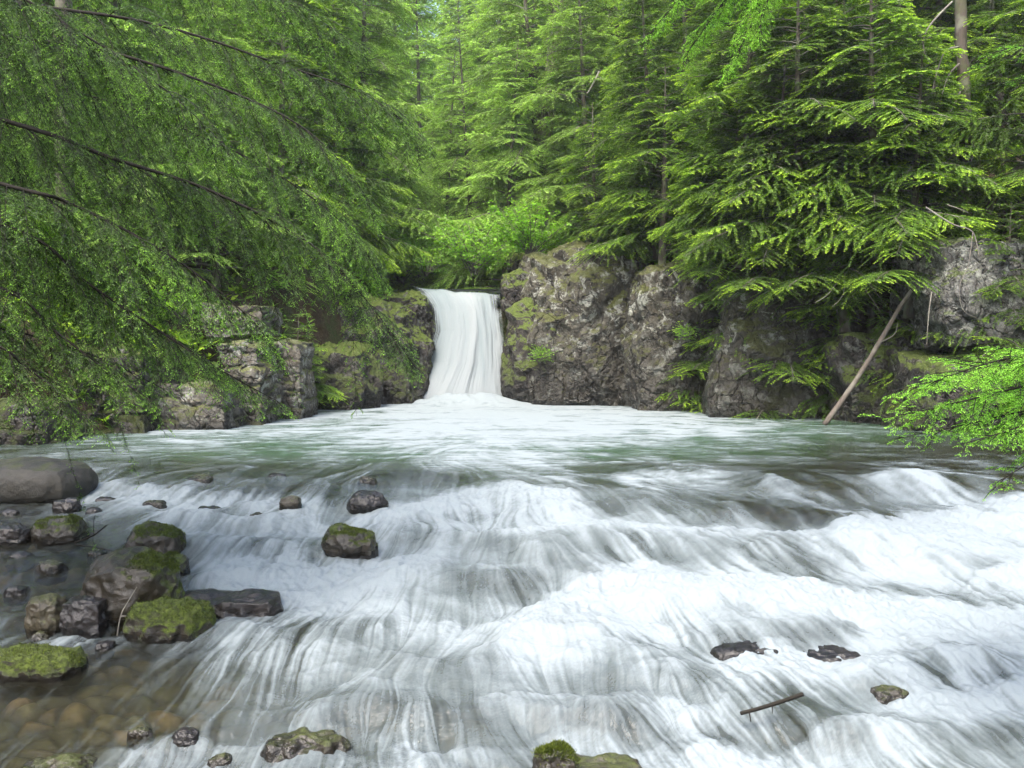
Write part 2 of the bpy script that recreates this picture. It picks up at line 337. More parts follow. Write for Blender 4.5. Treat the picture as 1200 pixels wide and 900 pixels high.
# streamlines: downhill, fanning out of the pool
gY = np.gradient(Hh, axis=0) / np.gradient(WY, axis=0)
gX = np.gradient(Hh, axis=1) / np.gradient(WX, axis=1)
def blur(A, k):
    for ax_ in (0, 1):
        for _ in range(2):
            pad = [(k, k) if i == ax_ else (0, 0) for i in range(2)]
            cs = np.cumsum(np.pad(A, [(p[0] + (1 if i == ax_ else 0), p[1]) for i, p in enumerate(pad)], mode='edge'), axis=ax_, dtype=np.float64)
            n_ = A.shape[ax_]; w_ = 2 * k + 1
            A = (np.take(cs, np.arange(w_, n_ + w_), ax_) - np.take(cs, np.arange(0, n_), ax_)) / w_
    return A
gXs, gYs = blur(gX, 4), blur(gY, 4)
vx = -1.8 * gXs + (0.40 * wob + 0.50 * sstep(-0.8, 1.4, WX) - 0.18 * sstep(-0.8, -2.2, WX)) * rap
vy = -1.0 - 0.6 * np.clip(gYs, -0.3, 0.4)
vx += (1 - rap) * (1.1 * np.sign(WX + 1) * np.clip(np.abs(WX + 1) * 0.5, 0, 1.0) + 0.5 * np.sin(WY * 1.3 + 2.0 * wob))
du = FPX * (vx / WY - WX * vy / WY ** 2) / DU; dq = (-FPX / WY ** 2 * vy) / DQ
nn = np.sqrt(du ** 2 * DU ** 2 + dq ** 2 * (DQ * 1.4) ** 2) + 1e-6
du = (du / nn * 1.5).astype(f32); dq = (dq / nn * 1.5).astype(f32)
wn = rng.standard_normal((NR, NC)).astype(f32)
def norm(a): return ((a - a.mean()) / a.std()).astype(f32)
nf = norm(wn + 0.8 * norm(blur(wn, 1))); nm = norm(blur(rng.standard_normal((NR, NC)), 3)); nc = norm(blur(rng.standard_normal((NR, NC)), 9))
def samp(A, r, c):
    r = np.clip(r, 0, NR - 1.01); c = np.clip(c, 0, NC - 1.01)
    i = r.astype(np.int32); j = c.astype(np.int32); a = r - i; b = c - j; k = i * NC + j; A = A.ravel()
    return A[k] * (1-a) * (1-b) + A[k + NC] * a * (1-b) + A[k + 1] * (1-a) * b + A[k + NC + 1] * a * b
ri, ci = np.meshgrid(np.arange(NR, dtype=f32), np.arange(NC, dtype=f32), indexing='ij')
af = np.zeros((NR, NC), f32); am = af.copy(); ac = af.copy(); asrc = af.copy(); wt = 0; wts = 0
src = np.clip(jf, 0, 1).astype(f32)
for sgn, steps in ((-1, 32), (1, 10)):
    r, c = ri.copy(), ci.copy()
    for k in range(steps):
        i = np.clip(r, 0, NR - 1).astype(np.int32); j = np.clip(c, 0, NC - 1).astype(np.int32); kk = i * NC + j
        r = r + sgn * dq.ravel()[kk]; c = c + sgn * du.ravel()[kk]
        w_ = 1 - k / steps
        if k < 26: af += w_ * samp(nf, r, c)
        am += w_ * samp(nm, r, c)
        if k % 2 == 0: ac += w_ * samp(nc, r, c)
        if sgn < 0 and k % 2 == 0: asrc += w_ * samp(src, r, c); wts += w_
af, am, ac = norm(af), norm(am), norm(ac); asrc /= wts
far = sstep(9.5, 13.0, WY)
print('LIC', round(time.time() - T0, 1))
fo = np.where(rap > 0, foam * (1 - 0.25 * rap), foam) * (1 - 0.6 * hcut) + 0.34 * jf + 0.36 * asrc + 0.10 * hsrc * sstep(0.05, 0.4, foam)
amp = 0.25 + 0.75 * np.clip(4 * foam * (1.15 - foam), 0, 1)
smk = 0.55 + 0.75 * sstep(-0.35, 0.35, fbm(np.stack([WX * 1.9, WY * 1.6, WX * 0 + 71], -1), 3))
turb = fbm(np.stack([WX * 4.2 + 1.3 * wob, WY * 5.5, WX * 0 + 73], -1), 5, 0.62)
fo = fo + 0.18 * turb * amp * rap
fo = fo + smk * np.maximum(amp, 0.9 * np.clip(jf + asrc, 0, 1)) * (0.11 * af + 0.06 * am + 0.075 * ac) * (1 - 0.35 * far) + 0.05 * n2
froth = fbm(np.stack([WX * 14, WY * 11, WX * 0 + 2], -1), 4, 0.65)
fo = fo + 0.18 * froth * np.clip(jf, 0, 1) * rap + 0.06 * froth * rap * amp
Hh += (0.022 * froth + 0.012 * vnoise(np.stack([WX * 30, WY * 22, WX * 0], -1))) * np.clip(jf, 0, 1) * rap
band = fbm(np.stack([WX * 0.9 + 0.8 * wob, WY * 3.2, WX * 0 + 21], -1), 4, 0.6)
fine_ = fbm(np.stack([WX * 4.5 + 1.5 * wob, WY * 15 + 2 * wob, WX * 0 + 23], -1), 4, 0.65)
fo = fo + (1 - rap) * amp * (0.50 * band + 0.50 * fine_)
Hh += (1 - rap) * (0.018 * band * sstep(24, 12, WY) + 0.013 * fine_ * sstep(19, 12, WY))
fo = np.clip(fo, 0, 1.15)
Hh += rap * calm * 0.022 * turb
Hh += rap * calm * (0.001 * am + 0.002 * ac + 0.0008 * af) + (1 - rap) * 0.002 * am
# keep the sheet under the banks
# how much of the bed shows (0 clear .. 1 turbid green pool)
DT_r = [470, 500, 530, 550, 580, 620, 680, 760, 900]
DT = np.array([[.8]*13, [.75, .8, .9, .95, .95, .95, .95, .95, .95, .9, .8, .7, .6], [.35, .5, .7, .8, .8, .8, .85, .85, .75, .6, .35, .2, .12],
 [.2, .3, .35, .4, .45, .5, .55, .5, .4, .25, .12, .08, .06], [.2, .3, .4, .4, .45, .5, .5, .5, .45, .35, .35, .4, .3],
 [.1, .2, .4, .5, .5, .5, .5, .5, .5, .4, .4, .5, .5], [.05, .15, .2, .45, .5, .5, .5, .5, .5, .5, .5, .5, .5],
 [.04, .04, .08, .2, .4, .45, .5, .5, .5, .5, .5, .5, .5], [.04, .05, .1, .2, .35, .4, .4, .4, .4, .5, .5, .5, .5]])
deep = np.clip(table(DT, DT_r, UU, pyv), 0, 1) * (1 - 0.8 * veil)

def mat_water(name):
    m = N(name)
    fo = m.attr('foam'); dp = m.attr('deep'); ve = m.attr('veil')
    pos = m.n('ShaderNodeNewGeometry').outputs['Position']
    fine = m.noise(pos, 30, 5, 0.7, 0.8)
    f = m.math('ADD', fo, m.math('MULTIPLY', m.math('SUBTRACT', fine, 0.5), 0.16))
    # foam share: never quite clear in the white parts, never white in the clear ones
    F = m.ramp(f, [(0.07, 0.0), (0.26, 0.20), (0.5, 0.48), (0.8, 0.86), (0.95, 0.97)])
    bn = m.bump(m.math('ADD', m.noise(m.coord((1, 1.9, 1)), 11, 5, 0.62, 0.5), m.math('MULTIPLY', fo, 0.5)), 0.30, 0.06)
    rp = m.attr('rapid')
    bc = m.mix(dp, (0.05, 0.045, 0.022), (0.05, 0.125, 0.06))
    bc = m.mix(rp, bc, m.mix(dp, (0.05, 0.047, 0.03), (0.07, 0.098, 0.09)))
    tr = m.n('ShaderNodeBsdfTransparent'); m.l(m.mix(rp, m.mix(dp, (0.80, 0.78, 0.60), (0.30, 0.46, 0.34)), m.mix(dp, (0.82, 0.80, 0.68), (0.50, 0.52, 0.47))), tr.inputs[0])
    di = m.n('ShaderNodeBsdfDiffuse'); m.l(bc, di.inputs[0])
    body = m.mixs(m.math('MULTIPLY_ADD', dp, 0.75, 0.12), tr.outputs[0], di.outputs[0])
    gl = m.n('ShaderNodeBsdfGlossy', i_Roughness=0.16); gl.inputs[0].default_value = (0.95, 0.97, 1, 1); m.l(bn, gl.inputs['Normal'])
    fr = m.n('ShaderNodeFresnel', i_IOR=1.33); m.l(bn, fr.inputs['Normal'])
    body = m.mixs(m.math('MULTIPLY', fr.outputs[0], 1.0, clamp=True), body, gl.outputs[0])
    fc = m.mix(m.math('POWER', F, 1.3), (0.17, 0.208, 0.222), (0.325, 0.37, 0.39))
    fd = m.n('ShaderNodeBsdfDiffuse'); m.l(fc, fd.inputs[0]); m.l(bn, fd.inputs['Normal'])
    ft = m.n('ShaderNodeBsdfTranslucent'); m.l(fc, ft.inputs[0])
    fs = m.mixs(0.25, fd.outputs[0], ft.outputs[0])
    return m.done(m.mixs(F, body, fs))
M_WATER = mat_water('running_water')
tag(link('river', mesh('river', np.stack([WX, WY, Hh], -1), gridfaces(NR, NC)[:, ::-1], dict(foam=fo, deep=deep, veil=veil, rapid=1 - sstep(8.6, 13.5, WY))), M_WATER), kind='structure',
    label='green plunge pool spilling into white rapids in front')
def hsurf(X, Y):
    r = (FPX / Y - Q0) / DQ; c = (600 + FPX * X / Y - U0) / DU
    return samp(Hh.astype(f32), np.array([r], f32), np.array([c], f32))[0]

# river bed of rounded cobbles
qb = np.arange(FPX / 26, FPX / 3.6, 1.0); ub = np.arange(-190, 1390, 3.2)
Qb, Ub = np.meshgrid(qb, ub, indexing='ij'); BY = FPX / Qb; BX = (Ub - 600) / FPX * BY
F1, F2, Cc = worley(np.stack([BX * 5.2 + 0.25 * np.sin(BY * 5), BY * 6.5, BX * 0 + 0.5], -1))
dome = np.sqrt(np.clip(F2 - F1, 0, 1)) * 0.075 * (0.5 + Cc)
shal = 0.22 + 0.55 * sstep(10.5, 14, BY) - 0.04 * sstep(7, 5, BY)
BZ = z0(BY) - shal + dome + 0.05 * fbm(np.stack([BX * 1.5, BY * 1.5, BX * 0], -1), 3)
m = N('cobbles'); cr = m.attr('cell'); dm = m.attr('dome')
c = m.ramp(cr, [(0.0, (0.04, 0.04, 0.02)), (0.3, (0.08, 0.07, 0.036)), (0.55, (0.045, 0.048, 0.03)), (0.8, (0.13, 0.095, 0.048)), (1.0, (0.08, 0.085, 0.055))])
c = m.mix(m.ramp(dm, [(0.0, 0.0), (0.45, 1.0)]), (0.02, 0.018, 0.01), c)
c = m.mix(0.6, c, m.ramp(m.noise(m.coord(), 14, 5, 0.65), [(0.3, 0.3), (0.7, 1.1)]), 'MULTIPLY')
M_BED = m.done(m.prin(c, 0.7, 0.3))
tag(link('river_bed', mesh('river_bed', np.stack([BX, BY, BZ], -1), gridfaces(*BX.shape)[:, ::-1], dict(cell=Cc, dome=np.clip(F2 - F1, 0, 1))), M_BED), kind='structure',
    label='brown and olive cobbles under the shallow water')

# ------------------------------------------------------------------ waterfall
nu, nv = 420, 320
uu = np.linspace(-1, 1, nu); vv = np.linspace(-0.28, 1, nv); VV, UUf = np.meshgrid(vv, uu, indexing='ij')
vc = np.clip(VV, 0, 1)
ptop, pmid = 337.0, 470.0
lft = np.interp(vc, [0, .1, .25, .45, .7, .85, 1.0], [480, 491, 503, 506, 494, 477, 456]); rgt = np.interp(vc, [0, .1, .3, .6, .85, 1.0], [586, 586, 588, 593, 600, 607])
lft = np.where(VV < 0, 484 + VV * 60, lft); rgt = np.where(VV < 0, 583 - VV * 20, rgt)
t01 = (UUf + 1) / 2
topz = 3.13 - 0.20 * t01 + 0.05 * fbm(np.stack([UUf * 3.5, UUf * 0, UUf * 0 + 90], -1), 3) - 0.05 * (1 - UUf ** 2)
zz = topz * (1 - vc ** 1.25) - 0.05 * vc
yy = 24.45 - 1.15 * vc ** 0.55 - 0.25 * np.cos(UUf * 2.2) * vc
yy = np.where(VV < 0, 24.45 - VV * 5.0, yy); zz = np.where(VV < 0, topz + 0.05 * (1 - np.exp(VV * 12)) - VV * 0.15, zz)
st = fbm(np.stack([UUf * 3.2 + 0.5 * vc, VV * 1.1, UUf * 0], -1), 2); st2 = fbm(np.stack([UUf * 16 + 1.2 * vnoise(np.stack([UUf * 2, VV * 2.2, UUf * 0 + 1], -1)), VV * 1.6, UUf * 0 + 4], -1), 4, 0.55)
st3 = vnoise(np.stack([UUf * 75, VV * 2.0, UUf * 0 + 8], -1))
fold = np.exp(-((UUf - (0.34 + 0.35 * vc)) / 0.16) ** 2) * sstep(0, .2, VV)
yy = yy - 0.12 * st * sstep(-0.1, .3, VV) - 0.02 * st2 - 0.10 * fold
pxm = lft + (rgt - lft) * t01 + 1.2 * st2
xx = (pxm - 600) / FPX * 23.7
edge = np.minimum(1 + UUf, 1 - UUf)
al = sstep(0.0, 0.22, edge + 0.13 * st2 + 0.05 * st3 + 0.10 * fbm(np.stack([UUf * 3, VV * 7, UUf * 0 + 60], -1), 3)) 
al = al * (1 - 0.5 * sstep(.4, .8, vc) * sstep(-.45, -.85, UUf)) 
fw = 0.80 + 0.32 * st + 0.03 * st2 + 0.015 * st3 - 0.16 * np.exp(-((UUf - (0.2 + 0.33 * vc)) / 0.06) ** 2) * sstep(0, .1, VV) + 0.3 * sstep(.75, 1, vc)
fw = np.where(VV < 0, 0.55 + 0.3 * st2, fw)
m = N('falling_water'); a = m.attr('alpha'); w = m.attr('white')
wn_ = m.math('ADD', w, m.math('MULTIPLY', m.math('SUBTRACT', m.noise(m.coord((1, 1, 0.08)), 13, 5, 0.65, 0.5), 0.5), 0.10))
c = m.ramp(wn_, [(0.2, (0.16, 0.21, 0.22)), (0.6, (0.26, 0.31, 0.32)), (0.9, (0.36, 0.395, 0.405))])
d1 = m.n('ShaderNodeBsdfDiffuse'); m.l(c, d1.inputs[0]); d2 = m.n('ShaderNodeBsdfTranslucent'); m.l(c, d2.inputs[0])
s = m.mixs(0.3, d1.outputs[0], d2.outputs[0]); tr = m.n('ShaderNodeBsdfTransparent')
M_FALL = m.done(m.mixs(m.math('MULTIPLY', a, m.ramp(wn_, [(0.1, 0.45), (0.5, 0.97)])), tr.outputs[0], s))
tag(link('waterfall', mesh('waterfall', np.stack([xx, yy, zz], -1), gridfaces(nv, nu)[:, ::-1], dict(alpha=al, white=fw)), M_FALL), kind='structure',
    label='white silky waterfall pouring between the dark rocks into the pool')
# stream above the fall
sy = np.linspace(25.3, 60, 120); sx = np.linspace(-1, 1, 60); SX, SY = np.meshgrid(sx, sy)
kk_ = sstep(25.5, 31, SY); cxl = -2.72 * (1 - kk_) + kk_ * (np.interp(SY, *XLt) - 0.6); cxr = -0.36 * (1 - kk_) + kk_ * (np.interp(SY, *XRt) + 0.6)
WXu = cxl + (cxr - cxl) * (SX + 1) / 2
tag(link('upper_stream', mesh('upper_stream', np.stack([WXu, SY, 3.10 + (SY - 25) * 0.03 + 0.03 * fbm(np.stack([WXu * 3, SY * 2, SX * 0], -1), 3)], -1),
    gridfaces(120, 60), dict(rapid=SX * 0 + 1, foam=np.clip(0.62 + 0.4 * fbm(np.stack([WXu * 4, SY * 1.2, SX * 0], -1), 3), 0, 1), deep=SX * 0 + .5, veil=SX * 0)), M_WATER), kind='structure',
    label='foaming stream above the lip of the waterfall')
th = np.linspace(0, pi, 24); ph = np.linspace(0, 2 * pi, 33); PH, TH = np.meshgrid(ph, th)
m = N('mist'); dn = m.n('ShaderNodeVectorMath', operation='LENGTH'); m.l(m.n('ShaderNodeTexCoord').outputs['Object'], dn.inputs[0])
pv = m.n('ShaderNodeVolumePrincipled'); pv.inputs['Color'].default_value = (0.93, 0.96, 0.97, 1); pv.inputs['Anisotropy'].default_value = 0.2
m.l(m.math('MULTIPLY', m.math('POWER', m.math('SUBTRACT', 1.0, dn.outputs['Value'], clamp=True), 1.2), 4.5), pv.inputs['Density']); m.l(pv.outputs[0], m.out.inputs['Volume'])
ms_ = link('mist', mesh('mist', np.stack([np.sin(TH) * np.cos(PH), np.sin(TH) * np.sin(PH), np.cos(TH)], -1), gridfaces(24, 33)), m.m, loc=(-1.25, 22.7, 0.25))
ms_.scale = (2.0, 0.9, 1.0); tag(ms_, 'white mist hanging where the waterfall strikes the pool', 'mist', kind='stuff')
print('water', round(time.time() - T0, 1))

# ------------------------------------------------------------------ rocks
def cubesphere(n):
    t = np.linspace(-1, 1, n); a, b = np.meshgrid(t, t); o = np.ones_like(a)
    a2, b2 = np.tan(a * pi / 4), np.tan(b * pi / 4)
    V = []; F = []; g = gridfaces(n, n)
    for k, (x, y, z) in enumerate(((o, a2, b2), (-o, -a2, b2), (-a2, o, b2), (a2, -o, b2), (a2, b2, o), (a2, -b2, -o))):
        V.append(np.stack([x, y, z], -1).reshape(-1, 3)); F.append(g + k * n * n)
    V = np.concatenate(V); F = np.concatenate(F)
    return V / np.abs(V).max(1, keepdims=True), F          # on the unit cube
def rockmesh(name, size, n=60, sq=0.5, cell=1.0, cellamp=0.15, crack=0.05, fine=0.05, seed=0, strata=0.0, lump=0.33):
    """weathered boulder: size = half extents, sq 0 round .. 1 boxy"""
    C, F = cubesphere(n); S = C / np.linalg.norm(C, axis=1, keepdims=True)
    D = S * (1 - sq) + C * sq * 0.82
    size = np.asarray(size, float); V = D * size
    nrm = S / size; nrm /= np.linalg.norm(nrm, axis=1, keepdims=True)
    q = V + seed * 13.7; m_ = size.min()
    V = V + nrm * (lump * m_ * (fbm(q / (m_ * 1.3), 3) * 1.2 + 0.45 * (0.5 - np.abs(fbm(q / (m_ * 0.7) + 31, 3)) * 2)))[:, None]
    if cellamp:
        qq = q / cell + 0.35 * np.stack([fbm(q / cell + 5, 2), fbm(q / cell + 9, 2), fbm(q / cell + 13, 2)], -1)
        qq = qq * np.array([1, 1, 0.7]) + 0.25 * V[:, [2]] / cell * np.array([1, 0.3, 0]) ; F1, F2, Cn = worley(qq)
        V = V + nrm * ((Cn - 0.5) * 2 * cellamp * sstep(0.0, 0.35, F2 - F1) - 0.6 * crack * (1 - sstep(0.0, 0.16, F2 - F1)))[:, None]
        F1, F2, Cn = worley(qq * 2.7 + 3)
        V = V + nrm * ((Cn - 0.5) * 0.22 * cellamp * sstep(0.0, 0.3, F2 - F1) - 0.15 * crack * (1 - sstep(0.0, 0.2, F2 - F1)))[:, None]
    if strata:
        zs = (V[:, 2] + 0.35 * fbm(q * 0.7, 3) + 0.5 * _h(np.floor(V[:, 0] * 2.2).astype(np.int64), np.floor(V[:, 1] * 2).astype(np.int64), np.zeros(len(V), np.int64))) * 3.1; k = np.floor(zs)
        r_ = _h(k.astype(np.int64), k.astype(np.int64) * 0 + seed, k.astype(np.int64) * 0) - 0.5
        fr_ = zs - k
        V = V + nrm * np.array([1, 1, 0]) * (strata * (r_ - 0.8 * np.exp(-(np.minimum(fr_, 1 - fr_) / 0.1) ** 2)))[:, None]
    V = V + nrm * (fine * fbm(q * 2.6, 5, 0.6) + fine * 0.35 * fbm(q * 11, 3, 0.6))[:, None]
    # weld the cube seams
    key = np.round(C * 1e4).astype(np.int64); _, first, inv = np.unique(key, axis=0, return_index=True, return_inverse=True)
    V = V[first]; F = inv.ravel()[F]
    return mesh(name, V, F)

M_CLIFF = mat_rock('cliff_stone', (0.036, 0.034, 0.026), (0.15, 0.142, 0.112), (0.065, 0.054, 0.036), moss=0.7, mosslo=0.70, lichen=0.6, wetz=0.5, wetw=1.8, mc=(0.075, 0.085, 0.014))
M_DARKR = mat_rock('dark_stone', (0.03, 0.027, 0.026), (0.075, 0.066, 0.058), (0.05, 0.04, 0.033), moss=0.85, mosslo=0.64, lichen=0.25, wetz=0.3, wetw=1.2, mc=(0.085, 0.12, 0.014))
M_LEDGE = mat_rock('ledge_stone', (0.08, 0.075, 0.06), (0.24, 0.23, 0.20), (0.10, 0.08, 0.055), moss=0.6, mosslo=0.70, lichen=0.55, wetz=0.05, wetw=0.45, mc=(0.10, 0.12, 0.02))
M_GREYR = mat_rock('pale_grey_stone', (0.11, 0.11, 0.10), (0.22, 0.22, 0.20), (0.06, 0.055, 0.045), moss=0.5, mosslo=0.74, lichen=0.5, wetz=0.2, wetw=0.6)
def rock(px0, px1, pyt, pyb, d, thick, mat, label, cat='rock', name='rock_outcrop', zb=None, rot=0.0, dy=0.0, **kw):
    a = P(px0, pyt, d); b = P(px1, pyb, d)
    hx = (b[0] - a[0]) / 2; zt = a[2]; zb_ = b[2] if zb is None else zb
    o = link(name, rockmesh(name, (hx, thick, (zt - zb_) / 2), **kw), mat, loc=((a[0] + b[0]) / 2, (a[1] + b[1]) / 2 + thick * 0.9 + dy, (zt + zb_) / 2))
    o.rotation_euler = (0, rot, 0)
    tag(o, label, cat); return o
# right bank
rock(598, 800, 262, 470, 21.9, 2.0, M_CLIFF, 'tall brown and grey cliff with moss patches right of the waterfall', 'cliff', 'cliff', zb=-1.0, n=190, sq=0.55, cell=1.7*1.1, cellamp=0.20, crack=0.10, fine=0.10, seed=1)
rock(590, 700, 350, 470, 22.4, 1.1, M_DARKR, 'dark wet rock shoulder against the right edge of the waterfall', zb=-0.8, n=130, sq=0.5, cell=1.7*0.7, cellamp=0.13, crack=0.06, fine=0.1, seed=2)
rock(582, 640, 312, 372, 23.6, 0.7, M_DARKR, 'small dark purplish rock at the right lip of the waterfall', n=80, sq=0.4, cell=1.7*0.5, cellamp=0.08, crack=0.04, fine=0.06, seed=3)
rock(735, 862, 285, 480, 20.2, 1.7, M_CLIFF, 'mossy cliff buttress with a dark cleft between two bigger cliffs', 'cliff', 'cliff', zb=-1.0, n=170, sq=0.5, cell=1.7*0.9, cellamp=0.18, crack=0.10, fine=0.10, seed=4)
rock(822, 1050, 285, 488, 18.4, 1.9, M_CLIFF, 'rounded brown grey cliff bulging over the pool below the drooping sprays', 'cliff', 'cliff', zb=-1.0, rot=0.05, n=190, sq=0.5, cell=1.7*1.2, cellamp=0.17, crack=0.09, fine=0.10, seed=5)
rock(985, 1130, 375, 497, 17.0, 1.4, M_DARKR, 'low dark rock behind the foot of the leaning log', zb=-1.0, n=150, sq=0.6, cell=1.7*0.7, cellamp=0.16, crack=0.07, fine=0.1, seed=6)
rock(1092, 1290, 262, 425, 15.3, 1.5, M_GREYR, 'pale grey angular cliff block above the near green bough', 'cliff', 'cliff', rot=-0.08, n=150, sq=0.75, cell=1.7*1.0, cellamp=0.16, crack=0.08, fine=0.07, seed=7)
rock(1075, 1330, 400, 520, 14.9, 1.4, M_DARKR, 'dark damp rock shelf at the waterline under the pale grey block', zb=-1.0, n=150, sq=0.6, cell=1.7*0.8, cellamp=0.15, crack=0.07, fine=0.1, seed=8)
# left bank
rock(-150, 62, 462, 524, 13.3, 0.9, M_DARKR, 'low black bank rock at the left edge just above the water', zb=-0.8, n=90, sq=0.6, cell=1.0, cellamp=0.12, crack=0.06, fine=0.08, seed=17)
rock(440, 508, 338, 415, 23.6, 0.7, M_DARKR, 'dark rock shoulder forming the left lip of the waterfall', n=90, sq=0.45, cell=1.0, cellamp=0.1, crack=0.05, fine=0.08, seed=18)
rock(340, 500, 338, 480, 22.2, 1.6, M_DARKR, 'dark wet cliff with bright moss left of the waterfall', 'cliff', 'cliff', zb=-1.0, n=180, sq=0.45, cell=1.7*0.8, cellamp=0.16, crack=0.07, fine=0.12, seed=9)
rock(300, 440, 395, 482, 20.6, 1.3, M_DARKR, 'low mossy rock at the pool edge between ledge and left cliff', zb=-0.8, n=120, sq=0.35, cell=1.7*0.8, cellamp=0.12, crack=0.05, fine=0.12, seed=19)
rock(303, 357, 385, 490, 18.0, 0.8, M_LEDGE, 'squared stone pillar ending the left ledge with a moss tuft', zb=-0.8, n=120, sq=0.84, cell=1.7*0.6, cellamp=0.07, crack=0.05, fine=0.06, seed=10, strata=0.05, lump=0.14)
rock(250, 312, 388, 503, 16.6, 0.9, M_LEDGE, 'pale broken stone block with white faces beside the pillar', zb=-0.7, n=130, sq=0.8, cell=1.7*0.5, cellamp=0.11, crack=0.06, fine=0.06, seed=11, strata=0.07, lump=0.18)
rock(228, 315, 352, 398, 17.6, 1.0, M_LEDGE, 'thin bedded pale slab stacked on top of the left ledge', zb=None, n=110, sq=0.85, cell=1.7*0.6, cellamp=0.07, crack=0.04, fine=0.05, seed=12, strata=0.08, lump=0.08)
rock(145, 272, 440, 508, 15.6, 1.2, M_LEDGE, 'long low undercut ledge stone seen under the dark boughs', zb=-0.6, n=130, sq=0.85, cell=1.7*0.8, cellamp=0.09, crack=0.05, fine=0.06, seed=13, strata=0.06, lump=0.1)
rock(-60, 190, 395, 515, 14.9, 1.4, M_DARKR, 'dark shaded bank rock at the left edge behind the boughs', zb=-0.8, n=150, sq=0.7, cell=1.7*0.9, cellamp=0.16, crack=0.08, fine=0.1, seed=14, strata=0.06)
# the sill the fall runs over
rock(470, 610, 352, 480, 24.9, 0.9, M_DARKR, 'black wet rock wall behind the falling water', zb=-0.5, n=80, sq=0.7, cell=1.7*0.8, cellamp=0.1, crack=0.05, fine=0.05, seed=15)
rock(590, 700, 285, 350, 25.4, 1.2, M_DARKR, 'dark rock above the waterfall under the bright green shrub', n=90, sq=0.5, cell=1.7*0.7, cellamp=0.12, crack=0.05, fine=0.08, seed=16)

# ------------------------------------------------------------------ plants: curves that spawn curves
UP = np.array([0, 0, 1.0])
def unit(a): return a / (np.linalg.norm(a, axis=-1, keepdims=True) + 1e-9)
class Cv:
    def __init__(s, p, d, L, g, r, t): s.p, s.d, s.L, s.g, s.r, s.t = p, unit(d), L, g, r, t
    def ev(s, i, q):
        pos = s.p[i] + s.d[i] * q[:, None] - UP * (s.g[i] * q * q)[:, None]
        tan = unit(s.d[i] - UP * (2 * s.g[i] * q)[:, None]); return pos, tan
def spawn(c, spacing, s0, ang, lenf, droop, jit, rr, r=None, both=True, down=0.0):
    n = np.maximum(((1 - s0) * c.L / spacing).astype(int), 1); i = np.repeat(np.arange(len(n)), n)
    k = np.arange(len(i)) - np.repeat(np.cumsum(n) - n, n)
    f = s0 + (1 - s0) * (k + rr.random(len(k))) / n[i]; q = f * c.L[i]
    pos, tan = c.ev(i, q); side = unit(np.cross(tan, UP)); sg = np.where((k + i) % 2 == 0, 1.0, -1.0)[:, None]
    a = ang * (1 + 0.25 * rr.standard_normal(len(k)))[:, None]
    nrm = np.cross(side, tan)
    d = tan * np.cos(a) + side * sg * np.sin(a) + nrm * (jit * rr.standard_normal(len(k)))[:, None] - UP * down
    L = lenf(f, c.L[i]) * (0.7 + 0.5 * rr.random(len(k)))
    t = np.clip(0.5 * c.t[i] + 0.5 * f, 0, 1)
    return Cv(pos, d, L, np.full(len(k), droop) * (0.6 + 0.8 * rr.random(len(k))), c.r[i] * 0.5 if r is None else np.full(len(k), r), t), f
def tubes(c, seg, sides=4, r1=0.15, r0f=1.0):
    n = len(c.L); q = np.linspace(0, 1, seg + 1); V = []
    i = np.repeat(np.arange(n), seg + 1); s = np.tile(q, n)
    pos, tan = c.ev(i, s * c.L[i]); sd = unit(np.cross(tan, UP + 1e-3)); nb = np.cross(sd, tan)
    rad = (c.r[i] * r0f * (1 - (1 - r1) * s))[:, None]
    ang = np.arange(sides) * 2 * pi / sides
    V = pos[:, None, :] + rad[:, None] * (sd[:, None, :] * np.cos(ang)[None, :, None] + nb[:, None, :] * np.sin(ang)[None, :, None])
    idx = np.arange(n * (seg + 1) * sides).reshape(n, seg + 1, sides); nx = np.roll(idx, -1, axis=2)
    F = np.stack([idx[:, :-1], nx[:, :-1], nx[:, 1:], idx[:, 1:]], -1).reshape(-1, 4)
    return V.reshape(-1, 3), F
def leaves(c, width, rr, up=0.55, belly=0.45):
    n = len(c.L); nr = unit(UP * 1.0 + up * rr.standard_normal((n, 3))); w = unit(np.cross(c.d, nr)) * (width * (0.7 + 0.6 * rr.random(n)))[:, None]
    tipp = c.p + c.d * c.L[:, None] - UP * (c.g * c.L ** 2)[:, None]; mid = c.p + (tipp - c.p) * belly + nr * (c.L * 0.05)[:, None]
    V = np.stack([c.p, mid + w, tipp, mid - w], 1); F = np.arange(n * 4).reshape(n, 4)
    return V.reshape(-1, 3), F, np.repeat(c.t, 4), np.repeat(rr.random(n), 4)
def join(parts):
    Vs = []; Fs = []; o = 0
    for V, F in parts: Vs.append(V); Fs.append(F + o); o += len(V)
    return np.concatenate(Vs), np.concatenate(Fs)

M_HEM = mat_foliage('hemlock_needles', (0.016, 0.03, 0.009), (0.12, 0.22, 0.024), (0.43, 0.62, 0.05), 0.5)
M_HAZED = mat_foliage('haze_lit_needles', (0.12, 0.18, 0.05), (0.27, 0.42, 0.09), (0.46, 0.66, 0.14), 0.5)  # valley haze and backlight painted in as a paler needle colour
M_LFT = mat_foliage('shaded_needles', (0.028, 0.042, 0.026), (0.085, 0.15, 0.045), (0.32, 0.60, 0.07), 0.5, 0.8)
M_NEW = mat_foliage('fresh_needles', (0.06, 0.15, 0.025), (0.17, 0.40, 0.04), (0.32, 0.62, 0.07), 0.45, 0.7)
M_DEC = mat_foliage('broad_leaves', (0.10, 0.22, 0.03), (0.18, 0.38, 0.035), (0.30, 0.52, 0.05), 0.5)
M_BARK = mat_bark('brown_bark', (0.035, 0.028, 0.022), (0.13, 0.11, 0.09), 0.4)
M_TWIG = mat_bark('grey_twigs', (0.06, 0.052, 0.042), (0.16, 0.145, 0.12))
